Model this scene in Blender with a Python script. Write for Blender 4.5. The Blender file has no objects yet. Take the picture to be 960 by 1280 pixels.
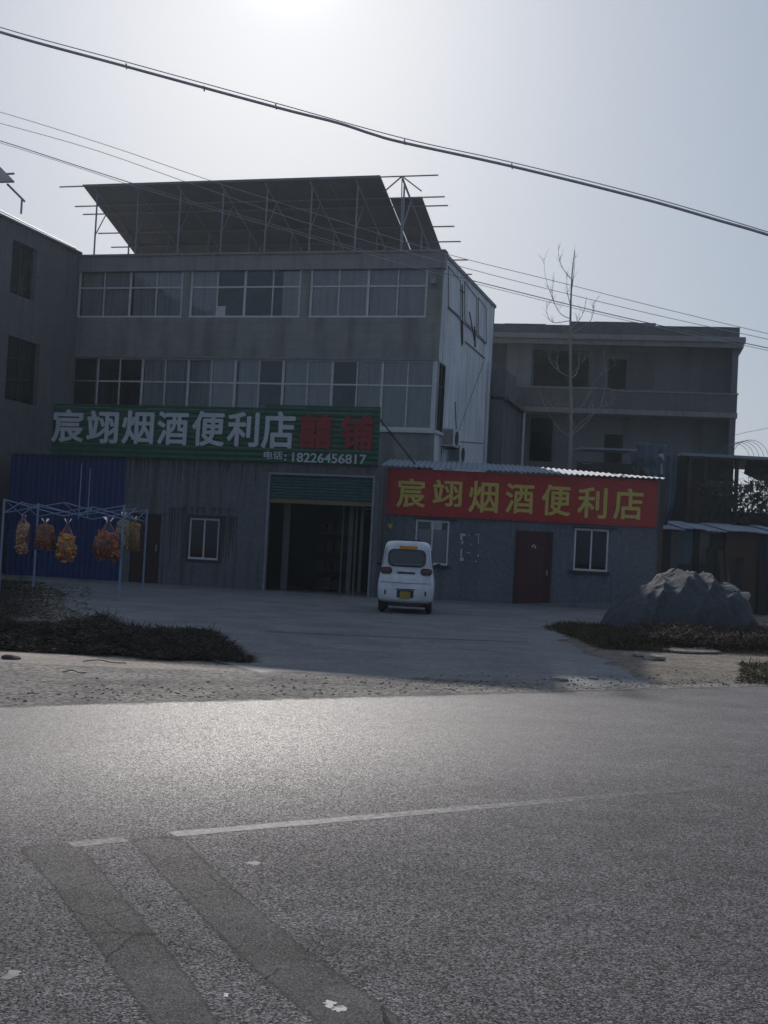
import bpy, bmesh, math, random
from mathutils import Vector, Matrix, noise
R = math.radians
rnd = random.Random(7)
sc = bpy.context.scene
COL = sc.collection

# ------------------------------------------------------------------ camera
F = 1600.0
EYE = Vector((0, 0, 1.5))
PITCH = math.atan(50 / F)
ROLL = R(3.0)
CM = Matrix.Rotation(R(90) + PITCH, 3, 'X') @ Matrix.Rotation(ROLL, 3, 'Z')

def ray(px, py):
    return (CM @ Vector(((px - 480) / F, (640 - py) / F, -1))).normalized()
def at(px, py, Y):
    d = ray(px, py); return EYE + d * (Y / d.y)
def gz(y):
    return 0.15 * min(1, max(0, (y - 16) / 22))
def gnd(px, py):
    d = ray(px, py); z = 0.0
    for _ in range(12):
        p = EYE + d * ((z - EYE.z) / d.z); z = gz(p.y)
    return p
def hit(px, py, P, N):
    d = ray(px, py); return EYE + d * ((P - EYE).dot(N) / d.dot(N))

# ------------------------------------------------------------------ materials
def mat(name, col, col2=None, rough=0.8, scale=2.0, fine=25.0, amt=0.5, streak=0.0, bump=0.0, metal=0.0, spec=0.3,
        ribs=None, bricks=None, scol=None, streak_scale=1.5, bdist=0.02):
    m = bpy.data.materials.new(name); m.use_nodes = True
    nt = m.node_tree; N = nt.nodes; L = nt.links
    b = N['Principled BSDF']
    b.inputs['Roughness'].default_value = rough
    b.inputs['Metallic'].default_value = metal
    b.inputs['Specular IOR Level'].default_value = spec
    tc = N.new('ShaderNodeTexCoord')
    col2 = col2 or tuple(c * 0.7 for c in col)
    n1 = N.new('ShaderNodeTexNoise'); n1.inputs['Scale'].default_value = scale; n1.inputs['Detail'].default_value = 6
    n1.inputs['Roughness'].default_value = 0.65
    L.new(tc.outputs['Object'], n1.inputs['Vector'])
    cr = N.new('ShaderNodeValToRGB'); cr.color_ramp.elements[0].position = 0.35; cr.color_ramp.elements[1].position = 0.68
    cr.color_ramp.elements[0].color = (*col2, 1); cr.color_ramp.elements[1].color = (*col, 1)
    L.new(n1.outputs['Fac'], cr.inputs['Fac'])
    mx = N.new('ShaderNodeMix'); mx.data_type = 'RGBA'; mx.inputs[0].default_value = amt
    mx.inputs[6].default_value = (*col, 1); L.new(cr.outputs['Color'], mx.inputs[7])
    out = mx.outputs[2]
    n2 = N.new('ShaderNodeTexNoise'); n2.inputs['Scale'].default_value = fine; n2.inputs['Detail'].default_value = 3
    L.new(tc.outputs['Object'], n2.inputs['Vector'])
    mr = N.new('ShaderNodeMapRange'); mr.inputs['From Min'].default_value = 0.3; mr.inputs['From Max'].default_value = 0.7
    mr.inputs['To Min'].default_value = 0.82; mr.inputs['To Max'].default_value = 1.15
    L.new(n2.outputs['Fac'], mr.inputs['Value'])
    mu = N.new('ShaderNodeMix'); mu.data_type = 'RGBA'; mu.blend_type = 'MULTIPLY'; mu.inputs[0].default_value = 1
    L.new(out, mu.inputs[6]); L.new(mr.outputs['Result'], mu.inputs[7]); out = mu.outputs[2]
    if bricks:
        bt = N.new('ShaderNodeTexBrick'); bt.inputs['Scale'].default_value = 1
        bt.inputs['Brick Width'].default_value = bricks[0]; bt.inputs['Row Height'].default_value = bricks[1]
        bt.inputs['Mortar Size'].default_value = bricks[2]
        bt.inputs['Color1'].default_value = (1, 1, 1, 1); bt.inputs['Color2'].default_value = (0.78, 0.78, 0.8, 1); bt.inputs['Mortar'].default_value = (0.6, 0.6, 0.6, 1)
        mp = N.new('ShaderNodeMapping'); mp.inputs['Rotation'].default_value = (R(90), 0, 0)
        L.new(tc.outputs['Object'], mp.inputs['Vector']); L.new(mp.outputs['Vector'], bt.inputs['Vector'])
        m3 = N.new('ShaderNodeMix'); m3.data_type = 'RGBA'; m3.blend_type = 'MULTIPLY'; m3.inputs[0].default_value = 0.55
        L.new(out, m3.inputs[6]); L.new(bt.outputs['Color'], m3.inputs[7]); out = m3.outputs[2]
    if streak:
        mp = N.new('ShaderNodeMapping'); mp.inputs['Scale'].default_value = (streak_scale * 3, streak_scale * 3, 0.22)
        L.new(tc.outputs['Object'], mp.inputs['Vector'])
        n3 = N.new('ShaderNodeTexNoise'); n3.inputs['Scale'].default_value = 1; n3.inputs['Detail'].default_value = 5
        L.new(mp.outputs['Vector'], n3.inputs['Vector'])
        r3 = N.new('ShaderNodeValToRGB'); r3.color_ramp.elements[0].position = 0.48; r3.color_ramp.elements[1].position = 0.72
        L.new(n3.outputs['Fac'], r3.inputs['Fac'])
        ma = N.new('ShaderNodeMath'); ma.operation = 'MULTIPLY'; ma.inputs[1].default_value = streak
        L.new(r3.outputs['Color'], ma.inputs[0])
        m4 = N.new('ShaderNodeMix'); m4.data_type = 'RGBA'; L.new(ma.outputs[0], m4.inputs[0])
        L.new(out, m4.inputs[6]); m4.inputs[7].default_value = (*(scol or tuple(c * 0.35 for c in col)), 1); out = m4.outputs[2]
    L.new(out, b.inputs['Base Color'])
    h = None
    if bump:
        bp = N.new('ShaderNodeBump'); bp.inputs['Strength'].default_value = bump; bp.inputs['Distance'].default_value = bdist
        L.new(n2.outputs['Fac'], bp.inputs['Height']); h = bp
    if ribs:
        axis, per, dist = ribs
        w = N.new('ShaderNodeTexWave'); w.wave_type = 'BANDS'; w.bands_direction = axis; w.wave_profile = 'SIN'
        w.inputs['Scale'].default_value = 1 / per * 0.31416; w.inputs['Distortion'].default_value = 0
        L.new(tc.outputs['Object'], w.inputs['Vector'])
        bp2 = N.new('ShaderNodeBump'); bp2.inputs['Strength'].default_value = 1; bp2.inputs['Distance'].default_value = dist
        L.new(w.outputs['Fac'], bp2.inputs['Height'])
        if h: L.new(h.outputs['Normal'], bp2.inputs['Normal'])
        h = bp2
    if h: L.new(h.outputs['Normal'], b.inputs['Normal'])
    return m

def glass_mat(name, tint=(0.9, 0.95, 1.0), dark=0.25):
    m = bpy.data.materials.new(name); m.use_nodes = True
    nt = m.node_tree; N = nt.nodes; L = nt.links; N.remove(N['Principled BSDF'])
    o = N['Material Output']
    tr = N.new('ShaderNodeBsdfTransparent'); tr.inputs[0].default_value = (1 - dark, 1 - dark, 1 - dark, 1)
    gl = N.new('ShaderNodeBsdfGlossy'); gl.inputs['Roughness'].default_value = 0.04; gl.inputs[0].default_value = (*tint, 1)
    fr = N.new('ShaderNodeFresnel'); fr.inputs[0].default_value = 1.5
    nz = N.new('ShaderNodeTexNoise'); nz.inputs['Scale'].default_value = 1.2
    tc = N.new('ShaderNodeTexCoord'); L.new(tc.outputs['Object'], nz.inputs['Vector'])
    bp = N.new('ShaderNodeBump'); bp.inputs['Strength'].default_value = 0.25; bp.inputs['Distance'].default_value = 0.02
    L.new(nz.outputs['Fac'], bp.inputs['Height']); L.new(bp.outputs['Normal'], gl.inputs['Normal'])
    mx = N.new('ShaderNodeMixShader'); L.new(fr.outputs[0], mx.inputs[0]); L.new(tr.outputs[0], mx.inputs[1]); L.new(gl.outputs[0], mx.inputs[2])
    L.new(mx.outputs[0], o.inputs[0])
    return m

M = {}
HAZE = 0.00042
M['facade'] = mat('concrete_facade', (0.32, 0.32, 0.295), (0.20, 0.205, 0.19), streak=0.8, bump=0.3, scale=0.6, fine=30, bricks=(0.6, 0.3, 0.012), streak_scale=0.5)
M['parapet'] = mat('parapet_plaster', (0.30, 0.285, 0.28), (0.2, 0.19, 0.19), streak=0.35, bump=0.2, scale=1.2)
M['whitewall'] = mat('whitewash_plaster', (0.76, 0.79, 0.84), (0.46, 0.49, 0.54), streak=0.5, bump=0.3, scale=0.7, fine=14, scol=(0.16, 0.17, 0.19), streak_scale=0.8)
M['wing'] = mat('old_brick_wall', (0.20, 0.195, 0.20), (0.12, 0.12, 0.125), streak=0.4, bump=0.5, scale=0.8, bricks=(0.26, 0.08, 0.01))
M['graywall'] = mat('grey_block_wall', (0.185, 0.195, 0.205), (0.10, 0.107, 0.118), streak=0.45, bump=0.4, scale=0.5, streak_scale=0.6)
M['graybrick'] = mat('grey_brick', (0.17, 0.165, 0.165), (0.10, 0.10, 0.10), streak=0.3, bump=0.4, scale=0.9, bricks=(0.26, 0.08, 0.01))
M['infill'] = mat('pale_infill', (0.32, 0.33, 0.35), (0.24, 0.25, 0.27), streak=0.3, scale=1.0)
M['metalwall'] = mat('grey_sheet_wall', (0.145, 0.152, 0.165), (0.10, 0.106, 0.115), rough=0.6, streak=0.8, scale=0.8, fine=8, ribs=('X', 0.22, 0.012), scol=(0.055, 0.050, 0.045), streak_scale=1.2)
M['bluepaint'] = mat('blue_sheet', (0.017, 0.040, 0.16), (0.012, 0.027, 0.11), rough=0.5, streak=0.25, scale=1.2, fine=9, ribs=('X', 0.19, 0.015))
M['shedwall'] = mat('blue_grey_sheet_wall', (0.145, 0.162, 0.185), (0.10, 0.115, 0.135), rough=0.6, streak=0.35, scale=1.0, fine=8, ribs=('X', 0.2, 0.008), scol=(0.06, 0.065, 0.07))
M['roofsheet'] = mat('galvanised_roof', (0.28, 0.32, 0.38), (0.20, 0.23, 0.28), rough=0.75, streak=0.2, scale=1.5, metal=0.2)
M['greensign'] = mat('green_sign_sheet', (0.014, 0.095, 0.05), (0.011, 0.07, 0.038), rough=0.45, streak=0.25, scale=1.5, fine=6, ribs=('Z', 0.16, 0.02))
M['redsign'] = mat('red_banner', (0.44, 0.040, 0.036), (0.36, 0.034, 0.032), rough=0.6, streak=0.15, scale=2, fine=12, bump=0.1)
M['whitelet'] = mat('white_lettering', (0.58, 0.59, 0.64), (0.47, 0.49, 0.54), rough=0.5, streak=0.2)
M['redlet'] = mat('red_lettering', (0.28, 0.022, 0.026), (0.22, 0.018, 0.02), rough=0.5)
M['yellowlet'] = mat('yellow_lettering', (0.62, 0.50, 0.12), (0.52, 0.42, 0.10), rough=0.6)
M['frame'] = mat('aluminium_frame', (0.72, 0.72, 0.69), (0.55, 0.55, 0.54), rough=0.5, scale=3)
M['framewhite'] = mat('white_frame', (0.66, 0.67, 0.68), (0.52, 0.53, 0.55), rough=0.5, scale=3)
M['darkframe'] = mat('dark_frame', (0.05, 0.05, 0.055), rough=0.6)
M['steel'] = mat('galvanised_steel', (0.30, 0.31, 0.34), (0.2, 0.21, 0.23), rough=0.5, metal=0.3)
M['bluesteel'] = mat('pale_blue_tube', (0.24, 0.32, 0.48), (0.18, 0.24, 0.36), rough=0.4, metal=0.2)
M['solar'] = mat('panel_backsheet', (0.19, 0.185, 0.20), (0.13, 0.13, 0.145), rough=0.5, scale=0.7)
M['curtain'] = mat('grey_curtain', (0.50, 0.53, 0.52), (0.36, 0.39, 0.38), rough=0.9, scale=1.5, streak=0.4, streak_scale=3, scol=(0.16, 0.17, 0.17))
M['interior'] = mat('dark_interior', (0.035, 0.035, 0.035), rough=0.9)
M['shutter'] = mat('green_shutter', (0.025, 0.085, 0.08), (0.02, 0.06, 0.06), rough=0.5, streak=0.3, ribs=('Z', 0.09, 0.02))
M['shutterbar'] = mat('yellow_shutter_bar', (0.20, 0.15, 0.06), (0.15, 0.11, 0.04), rough=0.6)
M['reddoor'] = mat('dark_red_door', (0.085, 0.026, 0.028), (0.05, 0.016, 0.018), rough=0.5, streak=0.4, scale=1)
M['browndoor'] = mat('dark_brown_door', (0.055, 0.026, 0.024), (0.035, 0.018, 0.016), rough=0.5, streak=0.3)
M['glass'] = glass_mat('window_glass', dark=0.06)
M['darkglass'] = glass_mat('dark_window_glass', dark=0.55)
M['rust'] = mat('rusty_metal', (0.10, 0.06, 0.045), (0.05, 0.035, 0.03), rough=0.8)
M['blackstuff'] = mat('near_black_boards', (0.032, 0.030, 0.028), (0.03, 0.03, 0.03), rough=0.9, streak=0.4)  # near-black throughout with darker streaks; boards, sheets and van underside
M['bark'] = mat('pale_bark', (0.30, 0.28, 0.26), (0.2, 0.19, 0.18), rough=0.9)
M['twig'] = mat('dark_twig', (0.06, 0.048, 0.04), rough=0.9)
M['cable'] = mat('glare_pale_sheath', (0.5, 0.5, 0.54), rough=0.8)  # black cable coloured pale grey: sun glare put into its colour
M['wire'] = mat('aluminium_wire', (0.30, 0.31, 0.34), rough=0.4, metal=0.5)
M['bluetarp'] = mat('faded_blue_tarp', (0.085, 0.13, 0.18), (0.05, 0.08, 0.11), rough=0.5, streak=0.5, scale=2, bump=0.4)
M['greytarp'] = mat('grey_tarp', (0.070, 0.076, 0.087), (0.042, 0.046, 0.054), rough=0.85, scale=2.5, fine=9, bump=0.35, spec=0.12)
M['cream'] = mat('cream_concrete', (0.36, 0.31, 0.26), (0.28, 0.24, 0.20), rough=0.9, bump=0.3)

# ------------------------------------------------------------------ mesh helpers
def link(name, bm, m, parent=None, smooth=False, loc=None):
    me = bpy.data.meshes.new(name); bm.normal_update(); bm.to_mesh(me); bm.free()
    for mm in (m if isinstance(m, (list, tuple)) else [m]): me.materials.append(mm)
    if smooth:
        for p in me.polygons: p.use_smooth = True
    o = bpy.data.objects.new(name, me); COL.objects.link(o)
    if parent: o.parent = parent
    if loc is not None: o.location = loc
    return o
def tag(o, label=None, cat=None, group=None, kind=None):
    if label: o['label'] = label
    if cat: o['category'] = cat
    if group: o['group'] = group
    if kind: o['kind'] = kind
    return o
def thing(name, label, cat, loc=(0, 0, 0), rz=0, group=None):
    o = bpy.data.objects.new(name, None); COL.objects.link(o); o.location = loc; o.rotation_euler = (0, 0, rz)
    o.empty_display_size = 0.2
    return tag(o, label, cat, group)
def box(bm, x0, x1, y0, y1, z0, z1, bev=0.0):
    g = bmesh.ops.create_cube(bm, size=1)
    for v in g['verts']:
        v.co = Vector(((x0 + x1) / 2 + v.co.x * (x1 - x0), (y0 + y1) / 2 + v.co.y * (y1 - y0), (z0 + z1) / 2 + v.co.z * (z1 - z0)))
    if bev:
        es = list({e for v in g['verts'] for e in v.link_edges})
        bmesh.ops.bevel(bm, geom=es, offset=bev, segments=2, affect='EDGES')
def B(*boxes, bev=0.0):
    bm = bmesh.new()
    for b in boxes: box(bm, *b, bev=bev)
    return bm
def tube(bm, pts, r, n=6, cap=True):
    pts = [Vector(p) for p in pts]; rs = r if isinstance(r, (list, tuple)) else [r] * len(pts)
    rings = []; up = Vector((0.13, 0.31, 0.94))
    for i, p in enumerate(pts):
        d = (pts[min(i + 1, len(pts) - 1)] - pts[max(i - 1, 0)]).normalized()
        a = d.cross(up)
        if a.length < 0.05: a = d.cross(Vector((1, 0, 0)))
        a.normalize(); b = d.cross(a)
        rings.append([bm.verts.new(p + (a * math.cos(2 * math.pi * k / n) + b * math.sin(2 * math.pi * k / n)) * rs[i]) for k in range(n)])
    for i in range(len(rings) - 1):
        for k in range(n):
            bm.faces.new((rings[i][k], rings[i][(k + 1) % n], rings[i + 1][(k + 1) % n], rings[i + 1][k]))
    if cap and n > 2:
        bm.faces.new(rings[0][::-1]); bm.faces.new(rings[-1])
def T(*tubes, n=6):
    bm = bmesh.new()
    for p, r in tubes: tube(bm, p, r, n)
    return bm
def spline(pts, k=8):
    pts = [Vector(p) for p in pts]; out = []
    for i in range(len(pts) - 1):
        p0 = pts[max(i - 1, 0)]; p1 = pts[i]; p2 = pts[i + 1]; p3 = pts[min(i + 2, len(pts) - 1)]
        for j in range(k):
            t = j / k
            out.append(0.5 * ((2 * p1) + (p2 - p0) * t + (2 * p0 - 5 * p1 + 4 * p2 - p3) * t * t + (3 * p1 - p0 - 3 * p2 + p3) * t ** 3))
    out.append(pts[-1]); return out
def slab(bm, poly, t):            # poly: list of Vector (roughly planar); extruded by vector t
    t = Vector(t); a = [bm.verts.new(p) for p in poly]; b = [bm.verts.new(Vector(p) + t) for p in poly]
    bm.faces.new(a); bm.faces.new(b[::-1])
    n = len(poly)
    for i in range(n): bm.faces.new((a[i], b[i], b[(i + 1) % n], a[(i + 1) % n]))
    bmesh.ops.recalc_face_normals(bm, faces=bm.faces[:])
def wall_bm(u0, u1, z0, z1, holes, th, y=0.0):
    """a wall shell with real openings; holes = (ua, ub, za, zb)"""
    us = sorted({u0, u1, *[v for h in holes for v in h[:2] if u0 < v < u1]}); zs = sorted({z0, z1, *[v for h in holes for v in h[2:] if z0 < v < z1]})
    bm = bmesh.new()
    def solid(i, j):
        if not (0 <= i < len(us) - 1 and 0 <= j < len(zs) - 1): return False
        cu = (us[i] + us[i + 1]) / 2; cz = (zs[j] + zs[j + 1]) / 2
        return not any(h[0] < cu < h[1] and h[2] < cz < h[3] for h in holes)
    def q(*p): bm.faces.new([bm.verts.new(v) for v in p])
    for i in range(len(us) - 1):
        for j in range(len(zs) - 1):
            if not solid(i, j): continue
            a, b, c, d = us[i], us[i + 1], zs[j], zs[j + 1]
            q((a, y, c), (b, y, c), (b, y, d), (a, y, d)); q((a, y + th, c), (a, y + th, d), (b, y + th, d), (b, y + th, c))
            if not solid(i - 1, j): q((a, y, c), (a, y, d), (a, y + th, d), (a, y + th, c))
            if not solid(i + 1, j): q((b, y, c), (b, y + th, c), (b, y + th, d), (b, y, d))
            if not solid(i, j - 1): q((a, y, c), (a, y + th, c), (b, y + th, c), (b, y, c))
            if not solid(i, j + 1): q((a, y, d), (b, y, d), (b, y + th, d), (a, y + th, d))
    bmesh.ops.remove_doubles(bm, verts=bm.verts, dist=1e-5)
    return bm

class Fac:
    """a vertical facade: local x runs along it, local y into the building, z up"""
    def __init__(s, A, Bp):
        s.A = Vector((A.x, A.y, 0)); s.B = Vector((Bp.x, Bp.y, 0)); s.L = (s.B - s.A).length
        s.U = (s.B - s.A).normalized(); s.V = Vector((-s.U.y, s.U.x, 0)); s.rz = math.atan2(s.U.y, s.U.x)
    def p(s, px, py, y=0.0):
        h = hit(px, py, s.A + s.V * y, s.V); return (h - s.A).dot(s.U), h.z
    def rect(s, x0, x1, yt, yb, y=0.0):
        """left/right x read at mid height, top/bottom y read at mid width"""
        xm = (x0 + x1) / 2; ym = (yt + yb) / 2
        return s.p(x0, ym, y)[0], s.p(x1, ym, y)[0], s.p(xm, yb, y)[1], s.p(xm, yt, y)[1]
    def w(s, u, y, z): return s.A + s.U * u + s.V * y + Vector((0, 0, z))

def window(parent, u0, u1, z0, z1, y, cols=2, split=0.66, fm='frame', gm='glass', ft=0.05, curtain=None, sill=0.06, name='window', mains=None):
    """frame mesh (the part) > pane, curtain"""
    bm = bmesh.new(); d0, d1 = y, y + 0.06
    box(bm, u0, u1, d0 - 0.02, d1, z0, z0 + sill); box(bm, u0, u1, d0, d1, z1 - ft, z1)
    w = u1 - u0
    for c in range(cols + 1):
        x = u0 + w * c / cols; t = ft * (1.5 if mains and c % mains == 0 else 0.75)
        a, b = max(u0, x - t / 2), min(u1, x + t / 2)
        if c == 0: b = u0 + t
        if c == cols: a = u1 - t
        box(bm, a, b, d0 + 0.003, d1 - 0.003, z0 + sill - 0.001, z1 - ft + 0.001)
    if split:
        zz = z0 + (z1 - z0) * split; box(bm, u0 + 0.01, u1 - 0.01, d0 + 0.006, d1 - 0.006, zz - ft / 2, zz + ft / 2)
    f = link(name, bm, M[fm], parent)
    link('pane', B((u0 + 0.02, u1 - 0.02, y + 0.03, y + 0.038, z0 + 0.03, z1 - 0.03)), M[gm], f)
    if curtain:
        for (c0, c1) in curtain:
            bm = bmesh.new()
            a = u0 + w * c0; b = u0 + w * c1; n = max(4, int((b - a) / 0.05)); prev = None
            for i in range(n + 1):
                x = a + (b - a) * i / n; yy = y + 0.12 + 0.03 * math.sin(x * 42 + 2 * math.sin(x * 5))
                cur = (bm.verts.new((x, yy, z0 - 0.05)), bm.verts.new((x, yy, z1 + 0.02)))
                if prev: bm.faces.new((prev[0], cur[0], cur[1], prev[1]))
                prev = cur
            link('curtain', bm, M['curtain'], f, smooth=True)
    return f

def text_mesh(s, size, offset, extrude=0.02):
    cu = bpy.data.curves.new('text_source', 'FONT'); cu.body = s; cu.size = size; cu.offset = offset; cu.extrude = extrude; cu.resolution_u = 3
    o = bpy.data.objects.new('text_source', cu); COL.objects.link(o)
    bpy.context.view_layer.update()
    me = bpy.data.meshes.new_from_object(o.evaluated_get(bpy.context.evaluated_depsgraph_get()))
    bpy.data.objects.remove(o); bpy.data.curves.remove(cu)
    return me
def glyph(name, s, u0, u1, z0, z1, y, m, parent, bold=0.025, depth=0.03):
    """writing fitted to a box on a sign: local x right, z up"""
    src = text_mesh(s, 1.0, 0.0, 0.02)
    bm = bmesh.new(); n0 = len(src.vertices)
    shifts = [(0, 0)] + [(bold * math.cos(a), bold * math.sin(a)) for a in [k * math.pi / 4 for k in range(8)]]
    for i, (sx, sy) in enumerate(shifts):
        bm.from_mesh(src); bm.verts.ensure_lookup_table()
        for v in bm.verts[i * n0:]: v.co.x += sx; v.co.y += sy; v.co.z += .0012 * i if v.co.z > 0 else 0
    me = bpy.data.meshes.new(name); bm.to_mesh(me); bm.free(); bpy.data.meshes.remove(src)
    xs = [v.co.x for v in me.vertices]; ys = [v.co.y for v in me.vertices]
    ax, bx, ay, by = min(xs), max(xs), min(ys), max(ys)
    for v in me.vertices:
        x, yy, z = v.co
        v.co = (u0 + (x - ax) / (bx - ax) * (u1 - u0), y - (z + 0.02) / 0.04 * depth, z0 + (yy - ay) / (by - ay) * (z1 - z0))
    me.materials.clear(); me.materials.append(M[m])
    o = bpy.data.objects.new(name, me); COL.objects.link(o); o.parent = parent
    return o

# ------------------------------------------------------------------ light and sky
SUN_EL, SUN_AZ = R(26.0), math.atan(-0.098)
SD = Vector((math.sin(SUN_AZ) * math.cos(SUN_EL), math.cos(SUN_AZ) * math.cos(SUN_EL), math.sin(SUN_EL)))
w = bpy.data.worlds.new('World'); sc.world = w; w.use_nodes = True
nt = w.node_tree; N = nt.nodes; L = nt.links
sky = N.new('ShaderNodeTexSky'); sky.sky_type = 'NISHITA'; sky.sun_disc = False
sky.sun_elevation = SUN_EL; sky.sun_rotation = SUN_AZ; sky.dust_density = 2.0; sky.air_density = 1.0; sky.ozone_density = 2.0; sky.altitude = 30
hs = N.new('ShaderNodeHueSaturation'); hs.inputs['Saturation'].default_value = 0.8
L.new(sky.outputs[0], hs.inputs['Color'])
geo = N.new('ShaderNodeTexCoord')
dp = N.new('ShaderNodeVectorMath'); dp.operation = 'DOT_PRODUCT'; dp.inputs[1].default_value = SD
nm = N.new('ShaderNodeVectorMath'); nm.operation = 'NORMALIZE'
L.new(geo.outputs['Generated'], nm.inputs[0]); L.new(nm.outputs[0], dp.inputs[0])
mxn = N.new('ShaderNodeMath'); mxn.operation = 'MAXIMUM'; mxn.inputs[1].default_value = 0; L.new(dp.outputs['Value'], mxn.inputs[0])
def powr(n, k):
    a = N.new('ShaderNodeMath'); a.operation = 'POWER'; a.inputs[1].default_value = n; L.new(mxn.outputs[0], a.inputs[0])
    b = N.new('ShaderNodeMath'); b.operation = 'MULTIPLY'; b.inputs[1].default_value = k; L.new(a.outputs[0], b.inputs[0]); return b
GLOW = (powr(1400, 10.0), powr(80, .9))
ad = N.new('ShaderNodeMath'); ad.operation = 'ADD'; L.new(GLOW[0].outputs[0], ad.inputs[0]); L.new(GLOW[1].outputs[0], ad.inputs[1])
gc = N.new('ShaderNodeMix'); gc.data_type = 'RGBA'; gc.blend_type = 'ADD'; gc.inputs[0].default_value = 1
hz = N.new('ShaderNodeMix'); hz.data_type = 'RGBA'; hz.inputs[0].default_value = 0.72   # thin winter haze evening out the sky
L.new(hs.outputs[0], hz.inputs[6]); 
hd = N.new('ShaderNodeMapRange'); hd.inputs['From Min'].default_value = -0.6; hd.inputs['From Max'].default_value = 0.7; hd.inputs['To Min'].default_value = 0.0; hd.inputs['To Max'].default_value = 1.0
hc = N.new('ShaderNodeMix'); hc.data_type = 'RGBA'; hc.inputs[6].default_value = (2.4, 3.3, 4.9, 1); hc.inputs[7].default_value = (5.3, 6.75, 8.9, 1)
L.new(hd.outputs['Result'], hc.inputs[0]); L.new(hc.outputs[2], hz.inputs[7]); L.new(dp.outputs['Value'], hd.inputs['Value'])
L.new(hz.outputs[2], gc.inputs[6]); gt_ = N.new('ShaderNodeMix'); gt_.data_type = 'RGBA'; gt_.blend_type = 'MULTIPLY'; gt_.inputs[0].default_value = 1; gt_.inputs[6].default_value = (.86, 1.0, 1.16, 1); L.new(ad.outputs[0], gt_.inputs[7]); L.new(gt_.outputs[2], gc.inputs[7])
N['Background'].inputs['Strength'].default_value = 0.10
L.new(gc.outputs[2], N['Background'].inputs['Color'])
sl = bpy.data.lights.new('sun', 'SUN'); sl.energy = 4.2; sl.angle = R(0.6); sl.color = (1.0, 0.94, 0.89)
so = bpy.data.objects.new('sun', sl); COL.objects.link(so); so.rotation_euler = (-SD).to_track_quat('-Z', 'Y').to_euler()

cd = bpy.data.cameras.new('camera'); cam = bpy.data.objects.new('camera', cd); COL.objects.link(cam)
cam.matrix_world = Matrix.Translation(EYE) @ CM.to_4x4()
cd.sensor_fit = 'VERTICAL'; cd.sensor_height = 36; cd.sensor_width = 27; cd.lens = 36 * F / 1280; cd.clip_end = 3000; cd.clip_start = 0.05
sc.camera = cam
vs = sc.view_settings; vs.view_transform = 'Standard'; vs.look = 'None'; vs.gamma = 1; vs.exposure = -0.75; vs.use_curve_mapping = False
sc.cycles.max_bounces = 6; sc.cycles.transparent_max_bounces = 12; sc.cycles.use_denoising = True

hzm = bpy.data.materials.new('lens_veil_haze'); hzm.use_nodes = True; hN = hzm.node_tree.nodes; hN.remove(hN['Principled BSDF'])  # thin haze volume added to lift the backlit facades like lens veil
pv = hN.new('ShaderNodeVolumePrincipled'); pv.inputs['Color'].default_value = (0.72, 0.87, 1.0, 1); pv.inputs['Density'].default_value = HAZE; pv.inputs['Anisotropy'].default_value = 0.55
hzm.node_tree.links.new(pv.outputs[0], hN['Material Output'].inputs['Volume'])

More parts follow.
